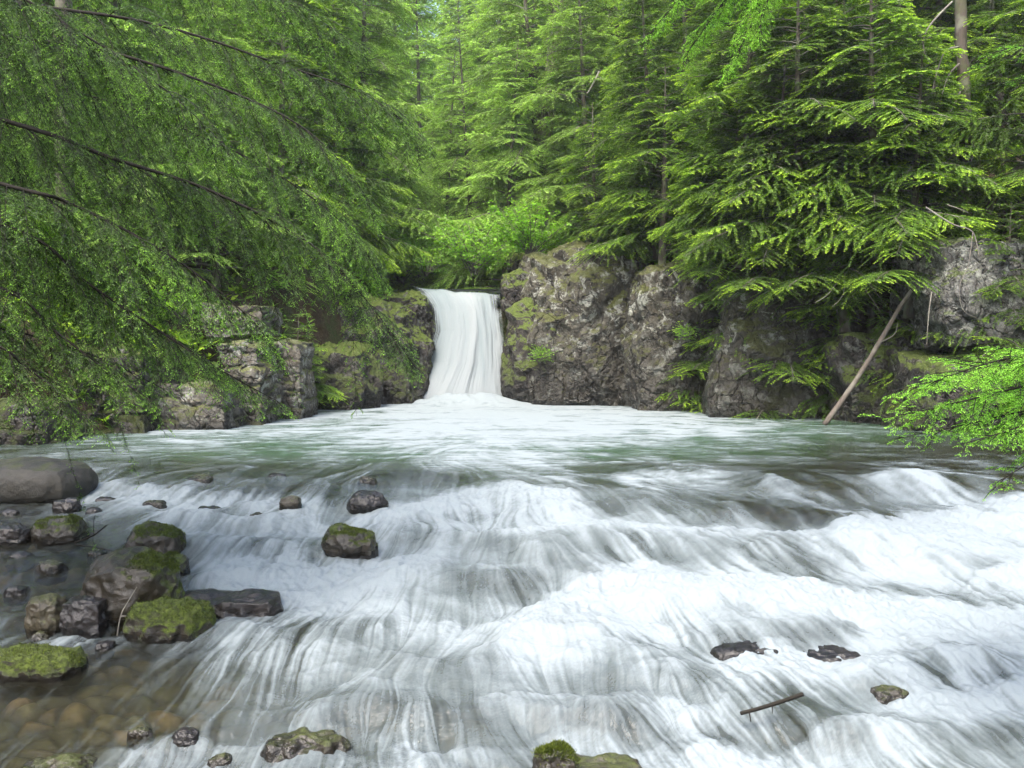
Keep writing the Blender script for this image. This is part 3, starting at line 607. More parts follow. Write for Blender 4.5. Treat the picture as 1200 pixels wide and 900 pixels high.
M_DTWIG = mat_bark('dark_twigs', (0.008, 0.007, 0.005), (0.03, 0.026, 0.02))
M_DEAD = mat_bark('bleached_wood', (0.09, 0.08, 0.065), (0.22, 0.20, 0.17))
M_LOG = mat_bark('old_log_wood', (0.055, 0.04, 0.03), (0.19, 0.165, 0.14))
M_LICH = N('hanging_lichen'); M_LICH = M_LICH.done(M_LICH.prin((0.17, 0.17, 0.11), 0.9, 0.1))

M_MOSS = mat_foliage('moss_tufts', (0.03, 0.04, 0.006), (0.075, 0.10, 0.012), (0.15, 0.19, 0.02), 0.3)
# boulders standing in the stream
def mat_boulder(name, c1, c2, moss, lo, side=0.0, wet=0.12, mc=(0.062, 0.085, 0.008)):
    m = N(name); g = m.n('ShaderNodeNewGeometry'); pos = m.coord(kind='Object')
    sn = m.n('ShaderNodeSeparateXYZ'); m.l(g.outputs['Normal'], sn.inputs[0]); so = m.n('ShaderNodeSeparateXYZ'); m.l(pos, so.inputs[0])
    n1 = m.noise(pos, 5, 5, 0.6); n2 = m.noise(pos, 30, 5, 0.65); n3 = m.noise(pos, 110, 3, 0.6)
    c = m.mix(m.ramp(n1, [(0.35, 0.0), (0.65, 1.0)]), c1, c2)
    c = m.mix(0.6, c, m.ramp(n2, [(0.3, 0.3), (0.7, 1.1)]), 'MULTIPLY')
    mo = m.math('ADD', m.math('MULTIPLY', sn.outputs[2], 0.35), m.math('MULTIPLY', m.noise(pos, 6, 5, 0.65), 0.8))
    mo = m.math('ADD', mo, m.math('MULTIPLY', so.outputs[0], side))
    mf = m.math('MULTIPLY', m.ramp(mo, [(lo, 0.0), (lo + 0.12, 1.0)]), moss)
    mcol = m.mix(m.ramp(m.noise(pos, 28, 4, 0.75), [(0.35, 0.0), (0.65, 1.0)]), tuple(x * 0.3 for x in mc), tuple(min(1, x * 1.6) for x in mc))
    c = m.mix(mf, c, mcol)
    h = m.math('ADD', m.math('MULTIPLY', n2, 0.6), m.math('MULTIPLY', n3, 0.25)); h = m.math('ADD', h, m.math('MULTIPLY', mf, m.math('MULTIPLY', m.noise(pos, 80, 3, 0.8), 1.2)))
    wa = m.attr('wet'); c = m.mix(m.math('MULTIPLY', wa, 0.7), c, (0.006, 0.005, 0.004))
    rough = m.math('MULTIPLY_ADD', mf, 0.5, 0.28 if wet else 0.65); rough = m.math('MULTIPLY', rough, m.math('MULTIPLY_ADD', wa, -0.6, 1.0))
    return m.done(m.prin(c, rough, 0.5, m.bump(h, 0.8, 0.018)))
MB_SM = mat_boulder('smooth_dry_stone', (0.018, 0.017, 0.013), (0.036, 0.033, 0.025), 0.3, 0.70, wet=0)
MB_MO = mat_boulder('mossy_stone', (0.0217, 0.0186, 0.0136), (0.0496, 0.0403, 0.0279), 1.0, 0.60)
MB_M2 = mat_boulder('very_mossy_stone', (0.0217, 0.0186, 0.0136), (0.0496, 0.0403, 0.0279), 1.0, 0.40)
MB_SD = mat_boulder('half_mossy_stone', (0.0248, 0.0211, 0.0136), (0.0527, 0.0422, 0.0279), 1.0, 0.70, side=0.75)
MB_WT = mat_boulder('wet_black_stone', (0.0112, 0.0099, 0.0099), (0.0372, 0.0310, 0.0279), 0.0, 0.9)
MB_TN = mat_boulder('tan_stone', (0.045, 0.036, 0.022), (0.085, 0.072, 0.045), 0.7, 0.58, mc=(0.07, 0.08, 0.02))
MB_RD = mat_boulder('reddish_stone', (0.0248, 0.0124, 0.0087), (0.0620, 0.0341, 0.0186), 0.4, 0.66)
MB_BR = mat_boulder('brown_wet_stone', (0.0310, 0.0248, 0.0155), (0.0620, 0.0496, 0.0310), 0.6, 0.62)
def boulder(px0, px1, pyt, pyb, mat, label, seed, sq=0.25, lump=0.28, sink=0.45, fl=0.8, fine=0.02, cellamp=0.025, tilt=0.0, under=None):
    pc = (px0 + px1) / 2; g = G0(pc, pyb - (pyb - pyt) * 0.10); d = g[1]
    hx = (px1 - px0) / 2 / FPX * d; top = P(pc, pyt, d + hx * 0.4)[2]; h = (top - g[2])
    hz = h * (1 + sink) / 2; thick = hx * fl
    if under is not None: top = max(hsurf(g[0], d + thick * 0.3), hsurf(g[0], d + thick * 0.8)) - under
    o = link('boulder', rockmesh('boulder', (hx * 1.04, thick, hz * 1.08), n=60, sq=sq, cell=max(hx, 0.15) * 0.8, cellamp=cellamp * hx * 1.6, crack=0.0, fine=fine * 1.2, seed=seed, lump=lump), mat,
             loc=(g[0], d + thick * 0.75, top - hz))
    o.rotation_euler = (0, tilt, 0)
    me = o.data; nv_ = len(me.vertices); co_ = np.zeros(nv_ * 3, f32); me.vertices.foreach_get('co', co_); co_ = co_.reshape(-1, 3)
    nr_ = np.zeros(nv_ * 3, f32); me.vertex_normals.foreach_get('vector', nr_); nr_ = nr_.reshape(-1, 3)
    wz_ = hsurf(g[0], d) - (top - hz)
    wt_ = 1 - sstep(0.015, 0.075, co_[:, 2] - wz_ + 0.03 * fbm(co_ * 9 + seed, 2))
    at = me.attributes.new('wet', 'FLOAT', 'POINT'); at.data.foreach_set('value', wt_.astype(f32))
    if mat in (MB_MO, MB_M2, MB_SD):
        r_ = np.random.default_rng(seed); pr = (nr_[:, 2] > (0.25 if mat is MB_M2 else 0.6)) & (wt_ < 0.5) & (fbm(co_ * 7 + seed, 3) > -0.15)
        if mat is MB_SD: pr &= (co_[:, 0] > 0.1 * hx)
        ids = np.flatnonzero(pr)
        if len(ids):
            ids = ids[r_.integers(0, len(ids), 3500)]; jt = 0.012 * r_.standard_normal((len(ids), 3)); jt -= nr_[ids] * (jt * nr_[ids]).sum(1, keepdims=True)
            cu = Cv(co_[ids] + jt - nr_[ids] * 0.003, nr_[ids] + 0.5 * r_.standard_normal((len(ids), 3)), 0.009 + 0.012 * r_.random(len(ids)), np.zeros(len(ids)), jt[:, 0], r_.random(len(ids)) ** 1.5)
            V, F, t, q_ = leaves(cu, 0.0022, r_); tag(link('moss', mesh('moss', V, F, dict(tip=t, rnd=q_), smooth=False), M_MOSS, o), kind='stuff')
    tag(o, label, 'boulder', 'boulders standing in the stream'); return o
boulder(-70, 92, 540, 593, MB_SM, 'large smooth grey brown boulder at the left edge above the rapids', 21, fl=0.7, lump=0.10, cellamp=0.0, fine=0.01)
boulder(58, 88, 586, 603, MB_WT, 'small dark wet stone just in front of the large smooth boulder', 22)
boulder(30, 92, 610, 641, MB_MO, 'dark mossy boulder with bare twigs lying against it', 23)
boulder(-25, 27, 618, 642, MB_WT, 'flat black wet stone at the left edge beside the twiggy mossy boulder', 24)
boulder(141, 213, 621, 659, MB_MO, 'rounded mossy boulder where the white water begins on the left', 25, tilt=0.15)
boulder(78, 202, 656, 738, MB_SD, 'biggest mossy boulder, brown with bright moss on its right half', 26, fl=0.75)
boulder(141, 238, 707, 757, MB_M2, 'low boulder thickly covered in bright yellow green moss', 27, tilt=0.1)
boulder(188, 332, 672, 724, MB_WT, 'long flat dark rock washed by a thin veil of water', 28, under=-0.09, sq=0.55, fl=0.45, cellamp=0.04)
boulder(374, 443, 622, 658, MB_MO, 'lone moss topped boulder in the middle of white water', 29, sq=0.4, tilt=0.08)
boulder(404, 452, 579, 601, MB_WT, 'small glistening black stone upstream of the lone moss topped boulder', 30)
boulder(26, 70, 704, 744, MB_TN, 'pale tan stone with a green cap beside a little spout of water', 31)
boulder(66, 122, 702, 748, MB_WT, 'dark angular stone tucked under the biggest mossy boulder', 32, sq=0.5)
boulder(-60, 90, 765, 803, MB_M2, 'low mossy ledge boulder at the left edge above the clear shallows', 33, sq=0.5, fl=0.5)
boulder(8, 112, 872, 915, MB_BR, 'flat olive topped stone breaking the surface at the bottom left corner', 34, under=-0.05, sq=0.5, fl=0.5)
boulder(298, 408, 848, 897, MB_BR, 'craggy brown rock splashed by water near the bottom edge', 35, under=-0.06, sq=0.4, fl=0.6, cellamp=0.05)
boulder(640, 775, 857, 930, MB_BR, 'rounded brown boulder half covered by sliding water at the bottom edge', 36, under=-0.07, fl=0.8)
boulder(622, 680, 884, 935, MB_MO, 'bright green mossy stone left of the rounded brown one at the bottom', 37, fl=0.6)
boulder(326, 352, 583, 602, MB_BR, 'small squarish brown stone standing in the upper rapids', 38, sq=0.4)
boulder(932, 1020, 751, 778, MB_WT, 'dark rounded rock under falling water right of the centre rapids', 39, under=-0.012, fl=0.6)
boulder(838, 925, 754, 776, MB_WT, 'smaller drowned dark rock left of its rounded neighbour in the rapids', 40, under=-0.01, fl=0.6)
boulder(1022, 1075, 803, 828, MB_BR, 'small brown rock parting the white water at the lower right', 41, under=-0.02)
boulder(165, 215, 655, 680, MB_MO, 'little dark mossy stone behind the biggest mossy boulder', 42)
rs_ = np.random.default_rng(19)
for q_, (px, py, ww) in enumerate([(120, 583, 24), (178, 592, 30), (245, 597, 34), (300, 606, 22), (108, 600, 18), (232, 566, 30), (322, 560, 26), (430, 568, 24),
        (20, 655, 30), (55, 668, 34), (15, 690, 28), (110, 648, 24), (8, 600, 26), (45, 745, 26), (120, 760, 22), (160, 868, 30), (215, 875, 34), (255, 895, 30)]):
    o = boulder(px - ww / 2, px + ww / 2, py - ww * 0.4, py + ww * 0.15, (MB_WT, MB_BR)[q_ % 2], None, 60 + q_, under=-0.02 - 0.03 * rs_.random())
    tag(o, 'small wet stone barely breaking the surface among the left hand shallows', 'stone', 'small wet stones in the left part of the rapids')
print('rocks', round(time.time() - T0, 1))

def hemlock(seed, H, Rr, h0=0.12, per_m=13, droop=0.10, spread=0.72, lich=0.0, leafL=0.085, leafW=0.015, sp2=0.05, sp3=0.020, r0=0.13, top=1.0):
    rr = np.random.default_rng(seed)
    nb = int(H * per_m * (1 - h0)); hh = (h0 + (1 - h0) * np.sort(rr.random(nb))) * H
    az = np.cumsum(np.full(nb, 2.399) + 0.5 * rr.standard_normal(nb)); fr = hh / H
    L = Rr * (1 - fr * 0.92) ** 0.75 * (0.55 + 0.6 * rr.random(nb)); L = np.maximum(L, 0.25)
    bend = np.array([0.25 * sin(seed), 0.2 * cos(seed * 2.0), 0])
    base = bend * (fr ** 2)[:, None] + UP * hh[:, None]
    d = np.stack([np.cos(az), np.sin(az), 0.22 + 0.25 * fr + 0.12 * rr.standard_normal(nb)], -1)
    br = Cv(base, d, L, droop * (0.7 + 0.7 * rr.random(nb)) * 2.0 / np.maximum(L, 1), 0.008 + 0.007 * L, np.full(nb, 0.0))
    c2, f2 = spawn(br, sp2, 0.16, 0.95, lambda f, Lp: spread * Lp ** 0.8 * np.clip(1.15 * (1 - f) ** 0.75 + 0.10, 0, 1) * np.clip(f * 3.5, 0.25, 1), 0.25, 0.10, rr, r=0.003, down=0.05)
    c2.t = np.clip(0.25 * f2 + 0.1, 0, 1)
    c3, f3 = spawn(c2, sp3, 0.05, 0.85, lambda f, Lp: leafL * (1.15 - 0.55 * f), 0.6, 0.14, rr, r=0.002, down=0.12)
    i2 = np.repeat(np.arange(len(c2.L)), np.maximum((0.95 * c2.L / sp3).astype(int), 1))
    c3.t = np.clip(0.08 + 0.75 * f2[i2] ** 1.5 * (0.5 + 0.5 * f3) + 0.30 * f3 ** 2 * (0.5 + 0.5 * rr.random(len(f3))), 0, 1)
    V, F, t, r = leaves(c3, leafW, rr)
    tr = Cv(np.array([[0, 0, -0.6]]), np.array([[0, 0, 1.0]]), np.array([H + 0.6]), np.array([0.0]), np.array([r0]), np.array([0.0]))
    TV, TF = tubes(tr, 24, 10, 0.08); fz = np.clip(TV[:, 2] / H, 0, 1); TV = TV + bend * (fz ** 2)[:, None] + 0.012 * np.stack([fbm(TV * 4, 2), fbm(TV * 4 + 9, 2), TV[:, 0] * 0], -1)
    BV, BF = tubes(br, 6, 4, 0.2); B2 = tubes(c2, 2, 3, 0.3)
    LV, LF = join([(BV, BF), B2])
    out = dict(trunk=mesh('trunk', TV, TF), crown=mesh('crown', V, F, dict(tip=t, rnd=r), smooth=False), limbs=mesh('limbs', LV, LF))
    if lich:
        lb = Cv(br.p[::3], br.d[::3], br.L[::3], br.g[::3], br.r[::3], br.t[::3])
        ch, _ = spawn(lb, 0.10 / lich, 0.1, 0.3, lambda f, Lp: 0.10 + 0.22 * rr.random(len(f)), 0.0, 0.2, rr, down=6.0)
        V, F, t, r = leaves(ch, 0.006, rr, up=1.5); out['hanging_lichen'] = mesh('hanging_lichen', V, F, smooth=False)
    return out
def plant_tree(parts, loc, rz, s, crown_mat, label, group=None, cat='tree', name='hemlock_tree', lean=0.0, leany=0.0):
    e = empty(name, loc); e.rotation_euler = (leany, lean, rz); e.scale = (s, s, s); tag(e, label, cat, group)
    for k, me in parts.items():
        if k == 'crown' and not me.materials: me.materials.append(crown_mat)
        if k in ('trunk',) and not me.materials: me.materials.append(M_BARK)
        if k == 'limbs' and not me.materials: me.materials.append(M_TWIG)
        if k == 'hanging_lichen' and not me.materials: me.materials.append(M_LICH)
        q = link(k, me, None, e)
        if k == 'crown' and crown_mat is not None: q.material_slots[0].link = 'OBJECT'; q.material_slots[0].material = crown_mat
        if k == 'hanging_lichen': q['kind'] = 'stuff'
    return e
TA = hemlock(1, 9, 3.2, 0.06, 9.5, 0.18, lich=0.3, leafL=0.072, leafW=0.012, sp2=0.042, sp3=0.0145)                    # full young hemlock
TB = hemlock(2, 11, 3.4, 0.08, 9, 0.20, lich=0.5)
TC = hemlock(3, 6, 2.9, 0.03, 11, 0.18, lich=0.3, leafL=0.068, leafW=0.0115, sp2=0.040, sp3=0.0135)                    # small, overhanging
TD = hemlock(4, 13, 3.8, 0.08, 8.5, 0.24, lich=1.0, r0=0.18)
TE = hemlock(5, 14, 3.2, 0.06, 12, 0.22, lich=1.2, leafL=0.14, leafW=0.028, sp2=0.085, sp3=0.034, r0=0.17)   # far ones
for t_, mt in ((TA, M_HEM), (TB, M_HEM), (TC, M_HEM), (TD, M_HEM), (TE, M_HAZED)): t_['crown'].materials.append(mt)
print('trees', round(time.time() - T0, 1), [len(t['crown'].polygons) for t in (TA, TB, TC, TD, TE)])

rt = np.random.default_rng(5)
def tz(x, y): return float(terr(np.array([x]), np.array([y]))[0])
def tree_at(kind, px, d, s, label, group=None, lean=0.0, leany=0.0, dz=0.0, rz=None):
    x = (px - 600) / FPX * d; z = tz(x, d)
    return plant_tree(kind, (x, d, z - 0.1 + dz), rt.random() * 6.28 if rz is None else rz, s, M_HAZED if (d > 26 and px < 700) or (px < 330) else None, label, group, lean=lean, leany=leany)  # distant and left crowns take the needle colour with painted-in brightness
GR = 'hemlocks on the right bank'; GL = 'conifers on the left bank'; GF = 'far conifers up the valley'
RIGHT = [
 (TC, 700, 24.6, 0.75, 'small bright hemlock leaning over the top of the tall cliff'),
 (TA, 770, 22.6, 0.85, 'young hemlock rooted above the mossy cliff buttress'),
 (TC, 835, 20.6, 0.80, 'low spreading hemlock over the cleft in the right cliffs'),
 (TC, 905, 19.6, 1.00, 'bushy hemlock whose bright sprays droop over the bulging cliff'),
 (TA, 960, 19.6, 0.90, 'tallest layered hemlock standing on the bulging cliff'),
 (TC, 1010, 18.2, 0.85, 'short hemlock hanging above the leaning log'),
 (TC, 1075, 17.8, 0.80, 'dark small hemlock between the leaning log and grey block'),
 (TA, 1200, 16.6, 0.75, 'shaded hemlock behind the pale grey block'),
 (TC, 1175, 15.9, 0.60, 'small green hemlock growing on top of the pale grey block'),
 (TC, 905, 18.7, 0.85, 'small hemlock rooted in the face of the bulging cliff', None, 0.0, 0.14, 2.5),
 (TC, 985, 18.0, 0.90, 'drooping hemlock clinging to the cliff beside the top of the leaning log', None, 0.0, 0.14, 2.3),
 (TC, 845, 19.6, 0.70, 'sprig of hemlock growing from the cleft between the right cliffs', None, 0.0, 0.12, 3.0),
 (TC, 775, 21.3, 0.78, 'hemlock sapling leaning out from the top of the mossy buttress', None, 0.0, 0.10, 3.6),
 (TC, 1065, 17.0, 0.80, 'shaded hemlock sapling right above the leaning log', None, 0.0, 0.12, 2.5),
 (TC, 935, 18.2, 0.95, 'wide spreading hemlock overhanging the middle of the bulging cliff', None, 0.0, 0.10, 3.5),
 (TC, 1025, 17.4, 0.95, 'wide spreading hemlock overhanging the shore left of the leaning log', None, 0.0, 0.10, 3.3),
 (TC, 868, 19.0, 0.95, 'hemlock leaning out right over the cleft between the cliffs', None, 0.0, 0.10, 3.7),
 (TA, 1000, 18.3, 0.70, 'slim hemlock leaning over the water behind the leaning log', None, 0.0, 0.10, 3.2),
 (TB, 690, 27.5, 0.95, 'lichen hung hemlock behind the small bright cliff top one'),
 (TB, 800, 25.5, 1.00, 'tall hemlock with draped lichen above the mossy buttress'),
 (TA, 870, 23.6, 1.00, 'full hemlock one row behind the cleft in the cliffs'),
 (TB, 940, 23.6, 0.95, 'dark lichen hung hemlock behind the tallest layered one'),
 (TD, 1030, 22.6, 0.85, 'big hemlock with a thick trunk left of the bare snag'),
 (TA, 1090, 21.6, 0.90, 'hemlock shading the slope just behind the bare snag'),
 (TB, 1170, 20.8, 0.95, 'hemlock at the right edge behind the bare snag'),
 (TD, 640, 30.5, 1.00, 'mossy trunked hemlock rising above the bright shrub'),
 (TA, 590, 29.5, 1.00, 'broad layered hemlock over the right side of the waterfall'),
 (TB, 560, 33.0, 1.05, 'hemlock standing straight above the waterfall lip'),
 (TD, 740, 30.5, 1.00, 'tall hemlock on the slope behind the tall cliff'),
 (TD, 850, 29.5, 1.05, 'tall dark hemlock upslope of the mossy buttress'),
 (TD, 950, 28.5, 1.05, 'tall dark hemlock upslope of the bulging cliff'),
 (TD, 1050, 27.5, 1.05, 'tall dark hemlock upslope of the leaning log'),
 (TD, 1150, 26.5, 1.05, 'tall dark hemlock upslope near the right edge'),
 (TD, 1240, 25.0, 1.05, 'tall dark hemlock cut by the right edge of the picture'),
 (TB, 520, 38.0, 1.10, 'bright hemlock at the right side of the open valley gap'),
 (TE, 600, 38.0, 1.10, 'pale hemlock on the slope above and behind the bright shrub'),
 (TE, 690, 37.0, 1.15, 'pale hemlock high on the slope behind the mossy trunked one'),
 (TE, 790, 36.0, 1.2, 'pale hemlock high on the slope above the mossy buttress'),
 (TE, 900, 35.0, 1.2, 'pale hemlock high on the slope above the bulging cliff'),
 (TE, 1010, 34.0, 1.2, 'pale hemlock high on the slope left of the snag top'),
 (TE, 1120, 33.0, 1.2, 'pale hemlock high on the slope right of the snag top'),
]
LEFT = [
 (TA, 395, 24.5, 0.80, 'leafy hemlock on the left cliff beside the waterfall'),
 (TB, 330, 22.5, 0.90, 'hemlock with a dark trunk above the squared stone pillar'),
 (TA, 255, 20.5, 0.85, 'bright hemlock behind the thin bedded slab'),
 (TC, 345, 20.2, 0.55, 'small hemlock sprouting behind the squared stone pillar'),
 (TB, 160, 20.0, 0.90, 'hemlock behind the long low ledge stone'),
 (TD, 75, 19.5, 0.95, 'hemlock with a stout grey brown trunk at the left'),
 (TA, -20, 18.5, 0.90, 'hemlock at the left edge behind the boughs'),
 (TD, 420, 29.0, 1.00, 'lichen hung conifer left of the open valley gap'),
 (TD, 350, 27.0, 1.00, 'lichen hung conifer behind the pillar hemlock'),
 (TB, 270, 26.0, 1.05, 'tall conifer second row above the thin bedded slab'),
 (TB, 190, 25.0, 1.05, 'tall conifer second row above the long low ledge'),
 (TB, 100, 24.5, 1.05, 'tall conifer second row beside the stout trunked hemlock'),
 (TA, 10, 24.0, 1.10, 'tall conifer second row at the left edge'),
 (TE, 440, 36.0, 1.15, 'hazy pale conifer nearest the left side of the valley gap'),
 (TE, 380, 34.0, 1.2, 'hazy pale conifer behind the lichen hung ones'),
 (TE, 300, 33.0, 1.2, 'hazy pale conifer upslope on the left bank'),
 (TE, 210, 32.0, 1.2, 'pale conifer upslope behind the long boughs'),
 (TE, 110, 31.0, 1.2, 'pale conifer upslope in the upper left'),
 (TE, 0, 30.0, 1.2, 'pale conifer upslope at the far left edge'),
]
for k in RIGHT:
    if len(k) > 5: tree_at(*k[:5], group=GR, lean=k[6], leany=k[7], dz=k[8] + 0.1 - tz((k[1] - 600) / FPX * k[2], k[2]))
    else: tree_at(*k, group=GR, lean=-0.05, leany=0.10 if k[2] < 21 else 0.05, dz=-0.35 if k[2] < 21 else 0)
for k in LEFT: tree_at(*k, group=GL, lean=0.04)
k = 0
for row, (d, n_) in enumerate(((46, 9), (56, 11), (68, 13), (84, 14))):
    for j in range(n_):
        px = 250 + (j + 0.5 * (row % 2)) * (760.0 / n_) + rt.uniform(-15, 15) if row < 1 else -60 + (j + 0.5 * (row % 2)) * (1320.0 / n_) + rt.uniform(-15, 15)
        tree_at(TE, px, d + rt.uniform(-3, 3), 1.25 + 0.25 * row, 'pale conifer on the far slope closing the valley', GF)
rr = np.random.default_rng(77); n_ = 24000
ux = rr.uniform(-22, 22, n_); uy = rr.uniform(9, 50, n_); e_ = np.maximum(ux - np.interp(uy, *XRt), np.interp(uy, *XLt) - ux)
k_ = e_ > 0.7; ux, uy = ux[k_], uy[k_]; uz = terr(ux, uy); nn_ = len(ux)
i_ = np.repeat(np.arange(nn_), 9); az_ = rr.random(len(i_)) * 6.28
cu = Cv(np.stack([ux, uy, uz], -1)[i_] + 0.06 * rr.standard_normal((len(i_), 3)), np.stack([np.cos(az_), np.sin(az_), 0.5 + 0.7 * rr.random(len(i_))], -1), 0.14 + 0.32 * rr.random(len(i_)), np.full(len(i_), 0.8), az_ * 0, 0.2 + 0.8 * rr.random(len(i_)) ** 2)
V, F, t, r_ = leaves(cu, 0.045, rr)
tag(link('undergrowth', mesh('undergrowth', V, F, dict(tip=t, rnd=r_), smooth=False), M_HEM), 'low ferns and seedlings covering the banks under the trees', 'undergrowth', kind='stuff')
print('placed', round(time.time() - T0, 1))

# ------------------------------------------------------------------ near boughs (long branches of trees standing outside the picture)
def polycurve(pts, n=40):
    pts = np.asarray(pts, float); t = np.linspace(0, len(pts) - 1, n); out = []
    for q in t:
        i = min(int(q), len(pts) - 2); f = q - i
        p0 = pts[max(i-1, 0)]; p1 = pts[i]; p2 = pts[i+1]; p3 = pts[min(i+2, len(pts)-1)]
        out.append(0.5 * ((2*p1) + (-p0+p2)*f + (2*p0-5*p1+4*p2-p3)*f*f + (-p0+3*p1-3*p2+p3)*f**3))
    return np.array(out)
def tube_path(path, rad, sides=8):
    path = np.asarray(path); n = len(path); tan = unit(np.gradient(path, axis=0)); ref = np.array([0.13, 0.31, 0.94])
    s = unit(np.cross(tan, ref)); b = np.cross(s, tan); ang = np.arange(sides) * 2 * pi / sides
    V = path[:, None] + np.asarray(rad)[:, None, None] * (s[:, None] * np.cos(ang)[None, :, None] + b[:, None] * np.sin(ang)[None, :, None])
    idx = np.arange(n * sides).reshape(n, sides); nx = np.roll(idx, -1, axis=1)
    F = np.stack([idx[:-1], nx[:-1], nx[1:], idx[1:]], -1).reshape(-1, 4)
    # caps as quads fanned on a collapsed centre
    return V.reshape(-1, 3), F
def bough(parent, pts, r, L2, seed, mat, sp2=0.075, droop2=0.35, down2=0.15, s0=0.1, twiglet=0.13, need=0.021, nw=0.0025, spn=0.0075, ang2=0.85, tipb=0.0, sp3=0.024, roll=0.35):
    rr = np.random.default_rng(seed); path = polycurve(pts, 48)
    seg = np.linalg.norm(np.diff(path, axis=0), axis=1); cs = np.r_[0, np.cumsum(seg)]; LL = cs[-1]
    n = int(LL * (1 - s0) / sp2); f = s0 + (1 - s0) * (np.arange(n) + rr.random(n)) / n
    pos = np.stack([np.interp(f * LL, cs, path[:, k]) for k in range(3)], -1); tan = unit(np.stack([np.interp(f * LL, cs, np.gradient(path[:, k], cs)) for k in range(3)], -1))
    side = unit(np.cross(tan, UP + np.array([0.0, 0.02, 0])) + roll * rr.standard_normal((n, 1)) * np.cross(np.cross(tan, UP), tan)); sg = np.where(np.arange(n) % 2 == 0, 1, -1)[:, None]; a = (ang2 * (1 + 0.2 * rr.standard_normal(n)))[:, None]
    d = tan * np.cos(a) + side * sg * np.sin(a) + UP * (0.12 * rr.standard_normal(n) - down2)[:, None]
    L = (1.0 + 0.5 * (rr.random(n) < 0.12)) * L2 * np.clip(1.2 * (1 - f) ** 0.7 + 0.16, 0, 1) * (0.6 + 0.55 * rr.random(n))
    c2 = Cv(pos, d, L, droop2 * (0.6 + 0.8 * rr.random(n)), np.full(n, max(0.0035, r * 0.16)), f)
    c3, f3 = spawn(c2, sp3, 0.06, 0.75, lambda q, Lp: twiglet * np.clip(1.3 * (1 - q) + 0.35, 0, 1) * np.clip(Lp / 0.3, 0.5, 1.2), 1.2, 0.12, rr, r=0.0018, down=0.15)
    c4, f4 = spawn(c3, 0.015, 0.1, 0.7, lambda q, Lp: 0.042 * (1.15 - 0.6 * q), 1.5, 0.14, rr, r=0.001, down=0.10)
    allc = Cv(np.concatenate([c3.p, c4.p]), np.concatenate([c3.d, c4.d]), np.concatenate([c3.L, c4.L]), np.concatenate([c3.g, c4.g]), np.concatenate([c3.r, c4.r]), np.concatenate([c3.t, c4.t]))
    nd, fn = spawn(allc, spn, 0.02, 0.62, lambda q, Lp: need * np.ones(len(q)) * (1.1 - 0.4 * q), 0.0, 0.25, rr, down=0.05)
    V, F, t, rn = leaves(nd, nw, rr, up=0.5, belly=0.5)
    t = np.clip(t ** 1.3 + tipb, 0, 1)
    wood = tube_path(path, r * (1 - 0.85 * np.linspace(0, 1, 48)), 7)
    W2 = tubes(c2, 6, 3, 0.25); W3 = tubes(c3, 2, 3, 0.4)
    b = link('bough', mesh('bough', *join([wood, W2, W3])), M_DTWIG, parent)
    link('needles', mesh('needles', V, F, dict(tip=t, rnd=rn), smooth=False), mat, b)
    return len(F)
def B(*pts): return [P(*p) for p in pts]
tot = 0
tl = empty('hemlock_tree', (-7.2, 6.0, 0)); tag(tl, 'old hemlock at the left whose long dark boughs sweep down over the pool', 'tree')
tl.location = (0, 0, 0)
trk = tube_path(polycurve([(-7.4, 6.2, -0.9), (-7.35, 6.2, 3), (-7.2, 6.3, 8), (-7.1, 6.4, 14)], 30), np.linspace(0.36, 0.16, 30), 16)
link('trunk', mesh('trunk', *trk), M_BARK, tl)
LB = [
 (B((-330, -60, 6.6), (0, 0, 6.5), (180, 28, 6.6), (330, 76, 6.8), (430, 112, 7.0), (500, 165, 7.2)), .022, 0.97),
 (B((-330, 0, 6.2), (0, 42, 6.0), (140, 64, 6.1), (300, 120, 6.3), (380, 170, 6.4), (440, 245, 6.5)), .022, 0.97),
 (B((-330, 60, 6.4), (0, 140, 5.6), (130, 185, 5.7), (250, 225, 5.9), (370, 290, 6.1), (440, 365, 6.3), (486, 430, 6.4)), .024, 0.91),
 (B((-330, 130, 6.2), (0, 215, 5.2), (85, 240, 5.3), (200, 300, 5.5), (290, 370, 5.7), (330, 420, 5.8)), .020, 0.80),
 (B((-330, 180, 6.0), (0, 262, 5.4), (100, 330, 5.5), (190, 390, 5.6), (270, 440, 5.7), (325, 470, 5.8)), .018, 0.69),
 (B((-330, 250, 6.0), (-20, 330, 5.2), (60, 385, 5.2), (120, 430, 5.3), (178, 470, 5.3)), .016, 0.63),
 (B((-330, 300, 5.8), (-40, 390, 5.0), (30, 430, 5.0), (80, 470, 5.1), (118, 505, 5.1)), .014, 0.58),
 (B((-330, -180, 7.4), (0, -110, 7.4), (170, -60, 7.6), (330, 0, 7.8), (430, 60, 8.0)), .022, 1.08),
 (B((-330, -40, 8.2), (0, 80, 7.8), (160, 130, 7.8), (300, 190, 8.0), (400, 260, 8.2), (450, 330, 8.3)), .022, 1.08),
 (B((-330, 60, 8.0), (0, 190, 7.4), (140, 250, 7.5), (260, 310, 7.7), (360, 380, 7.9)), .02, 0.97),
 (B((-330, 100, 7.0), (0, 300, 6.8), (110, 350, 6.9), (210, 400, 7.0), (280, 450, 7.1)), .018, 0.80),
 (B((-330, -100, 5.6), (-60, -40, 5.2), (80, 30, 5.2), (200, 110, 5.3), (280, 190, 5.4)), .016, 0.80),
 (B((-330, 0, 5.2), (-60, 90, 4.9), (60, 150, 4.9), (140, 230, 5.0), (190, 300, 5.1)), .015, 0.75),
 (B((-330, 150, 7.0), (-20, 250, 6.4), (80, 290, 6.4), (170, 340, 6.5), (240, 390, 6.6)), .016, 0.75),
 (B((-300, 320, 6.6), (-20, 380, 6.2), (60, 400, 6.2), (130, 425, 6.3), (190, 455, 6.3)), .014, 0.60),
]
